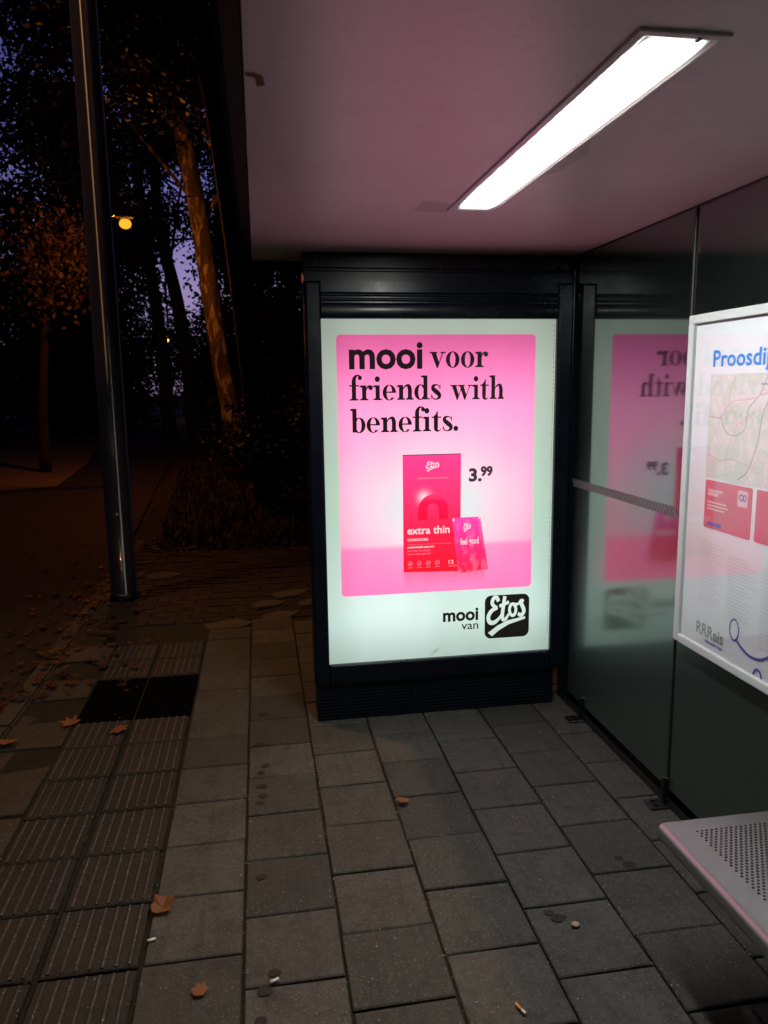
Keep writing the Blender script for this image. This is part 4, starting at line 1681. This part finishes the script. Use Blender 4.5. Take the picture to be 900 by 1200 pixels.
# undergrowth: separate dark bushes
bushes = [(.9, 11.5, 1.3, 1.5), (2.8, 10.2, 1.6, 1.8), (.3, 15.5, 1.3, 1.4), (-.4, 23, 1.2, 1.6), (1.9, 17, 1.8, 2.2), (-9.8, 27, 2.2, 2.0), (-12.5, 24, 2.2, 2.2), (-14.5, 37, 3, 2.4), (-6.6, 42, 2.2, 1.8),
          (2.7, 6.2, 1.1, 1.5), (3.4, 3.6, 1.2, 1.7)]
blabs = ['dark bush on the verge just left of the display', 'tall dark bush behind the right half of the display', 'dark bush at the foot of the leaning plane tree',
         'far dark bush behind the leaning plane tree', 'large dark bush behind the display top', 'dark bush on the far side of the road at left', 'dark bush at the far left edge',
         'broad dark bush far left behind the path', 'far dark bush at the bend of the path', 'dark bush behind the glass wall near the display', 'dark bush close behind the glass wall']
for (x, y, r, h), lab in zip(bushes, blabs):
    t = thing('bush', lab, 'bush', (x, y, -.02), 'bushes on the verges')
    bm = bmesh.new()
    for q in range(6):
        e = (x + random.uniform(-.7, .7) * r, y + random.uniform(-.7, .7) * r, h * random.uniform(.5, .85))
        tube(bm, [(x, y, -.03), ((x + e[0]) / 2, (y + e[1]) / 2, e[2] * .6), e], [.03, .02, .008], 6)
    obj('stem', bm, BARK, t)
    obj('foliage', leaf_mesh(clumps(26, (x, y, h * .5), (r * .9, r * .9, h * .5)), .22, int(1700 * max(1, r)), .11 if y < 20 else .2), LEAF, t)

# thin span wire between the post and the second trunk
bm = bmesh.new()
W0, W1 = Vector((-1.07, 6.44, 3.22)), Vector((-.40, 11.85, 4.50))
tube(bm, [W0, W0.lerp(W1, .5) - Vector((0, 0, .02)), W1], .007, 6)
tag(obj('wire', bm, POSTM), 'thin straight wire running from the steel post to the leaning trunk', 'wire')

# ------------------------------------------------------------------ grass and fallen leaves
n = 9000
gx = RNG.uniform(-1.9, 3.6, n)
gy = 8.3 + RNG.uniform(0, 1, n) ** 1.6 * 14
keep = gx > -1.15 - (gy - 8.5) * .07
gx, gy = gx[keep], gy[keep]
n = len(gx)
hh = RNG.uniform(.03, .16, n)
ang = RNG.uniform(0, 2 * math.pi, n)
w = .010 + .004 * (gy - 8) / 4
lean = RNG.normal(0, .07, (n, 2))
v = np.stack([np.stack([gx - np.cos(ang) * w, gy - np.sin(ang) * w, np.full(n, -.02)], 1),
              np.stack([gx + np.cos(ang) * w, gy + np.sin(ang) * w, np.full(n, -.02)], 1),
              np.stack([gx + lean[:, 0], gy + lean[:, 1], hh], 1)], 1).reshape(-1, 3)
me = bpy.data.meshes.new('grass')
me.from_pydata(v.tolist(), [], np.arange(n * 3).reshape(n, 3).tolist())
tag(obj('grass', me, GRASSM), kind='stuff')


def maple(bm, x, y, z, s, rot, curl=.25, tilt=0.0, full=0.0):
    """a five-lobed leaf, slightly cupped, with its stalk"""
    out = []
    lob = [(90, 1.0), (68, .52), (38, .92), (16, .48), (-14, .74), (-48, .36), (-90, .22), (-132, .36), (-166, .74), (164, .48), (142, .92), (112, .52)]
    M = Matrix.Translation((x, y, z)) @ Matrix.Rotation(rot, 4, 'Z') @ Matrix.Rotation(tilt, 4, 'X')
    c = bm.verts.new(M @ Vector((0, 0, s * .02)))
    ring = []
    for a, r in lob:
        a = math.radians(a)
        r = (r + (.80 - r) * full) * s * .5 * random.uniform(.85, 1.1)
        u, v = r * math.cos(a), r * math.sin(a)
        ring.append(bm.verts.new(M @ Vector((u, v, s * .02 + curl * (u * u + v * v) / s * random.uniform(.5, 1.6)))))
    for k in range(12):
        bm.faces.new((c, ring[k], ring[(k + 1) % 12]))


# litter by the kerb and the post: nobody could count it
bm = bmesh.new()
for k in range(520):
    q = random.random()
    if q < .45:
        y = random.uniform(4.3, 7.2); x = -1.35 + random.gauss(0, .28) - .1 * (y - 5)
    elif q < .75:
        y = random.uniform(6, 17); x = -1.55 - .045 * (y - 7) + random.gauss(0, .25)
    elif q < .9:
        x = random.uniform(-1.2, 1.3); y = 8.4 + random.gauss(0, .13)
    else:
        x = random.uniform(-4.5, -1.5); y = random.uniform(5, 13)
    z = .008 if x > -1.45 and y < 8.5 else (.0 if x > -1.3 - max(0, y - 8) * .07 else -.118)
    maple(bm, x, y, z + random.uniform(0, .012), random.uniform(.05, .12), random.uniform(0, 6.28), .5, random.uniform(-.25, .25))
tag(obj('leaf_litter', bm, LITTER), kind='stuff')

near = [(-.38, 2.369, .105, 'crumpled orange leaf beside the ribbed guide strip', .9), (-.228, 1.987, .062, 'small orange leaf nearest the camera on the slabs', .5),
        (.532, 2.87, .075, 'curled pale brown leaf on the slabs in front of the display', 1.0), (-.772, 3.797, .15, 'flat dark red leaf on the guide strip just below the black square', .2),
        (-1.279, 3.761, .15, 'orange maple leaf on the edge stones at the picture side', .4), (-1.02, 3.93, .14, 'dark orange leaf at the corner of the black square', .4)]
for (x, y, s, lab, cu) in near:
    bm = bmesh.new()
    maple(bm, 0, 0, .010, s, random.uniform(0, 6.28), cu, .12, .6 if s < .12 else .15)
    o = obj('fallen_leaf', bm, DRYLEAF)
    o.location = (x, y, 0)
    tag(o, lab, 'leaf', 'single fallen leaves on the paving')

# cigarette ends and scraps
CIGW = m_paper('cigarette_paper', (.80, .78, .74))
CIGO = m_paper('cork_filter', (.60, .28, .08))
PEB = m_paper('pale_pebble', (.34, .27, .20))


def butt(x, y, rot, label, filt=True):
    L = .042 if filt else .026
    t = thing('cigarette_end', label, 'cigarette end', (x, y, .0085), 'cigarette ends on the slabs')
    M = Matrix.Translation((x, y, .0085)) @ Matrix.Rotation(rot, 4, 'Z')
    def cyl(a, b, r):
        bm = bmesh.new()
        tube(bm, [M @ Vector((a, 0, 0)), M @ Vector((b, 0, 0))], r, 10)
        return bm
    obj('paper', cyl(-L / 2, -L / 2 + L * (.35 if filt else .8), .0044), CIGW, t)
    obj('filter', cyl(-L / 2 + L * (.35 if filt else .8), L / 2, .0045), CIGO if filt else CIGW, t)


butt(.655, 1.767, 1.95, 'cigarette end with orange filter lying on a slab near the bench')
butt(-.017, 1.991, .45, 'white cigarette end lying in a joint below the gum spots', False)
butt(-.395, 2.227, .25, 'short white cigarette stub beside the guide strip', False)
bm = bmesh.new()
bmesh.ops.create_icosphere(bm, subdivisions=2, radius=1, matrix=Matrix.Translation((.94, 2.055, .009)) @ Matrix.Diagonal((.015, .012, .006, 1)))
for vv in bm.verts:
    vv.co += Vector((random.uniform(-1, 1), random.uniform(-1, 1), random.uniform(-1, 1))) * .0012
tag(obj('pebble', bm, PEB, None, True), 'small pale pebble on a slab in the middle of the floor', 'pebble')

# grit and crumbs on the slabs: nobody could count them
bm = bmesh.new()
for k in range(520):
    x, y = random.uniform(-1.0, 1.5), random.uniform(1.5, 5.2)
    if random.random() < .5:
        y = 1.5 + (y - 1.5) * .6
        c = round((x - X0) / P)
        x = X0 + P * c + random.gauss(0, .012)
    if y > 3.68 and x > .22:
        continue
    r = random.uniform(.0010, .0028)
    m = Matrix.Translation((x, y, .003 + r * .4)) @ Matrix.Rotation(random.uniform(0, 6), 4, 'Z') @ Matrix.Diagonal((r * random.uniform(.8, 1.8), r, r * .7, 1))
    bmesh.ops.create_icosphere(bm, subdivisions=1, radius=1, matrix=m)
tag(obj('grit', bm, m_paper('pale_grit', (.34, .29, .23), .9, .2)), kind='stuff')
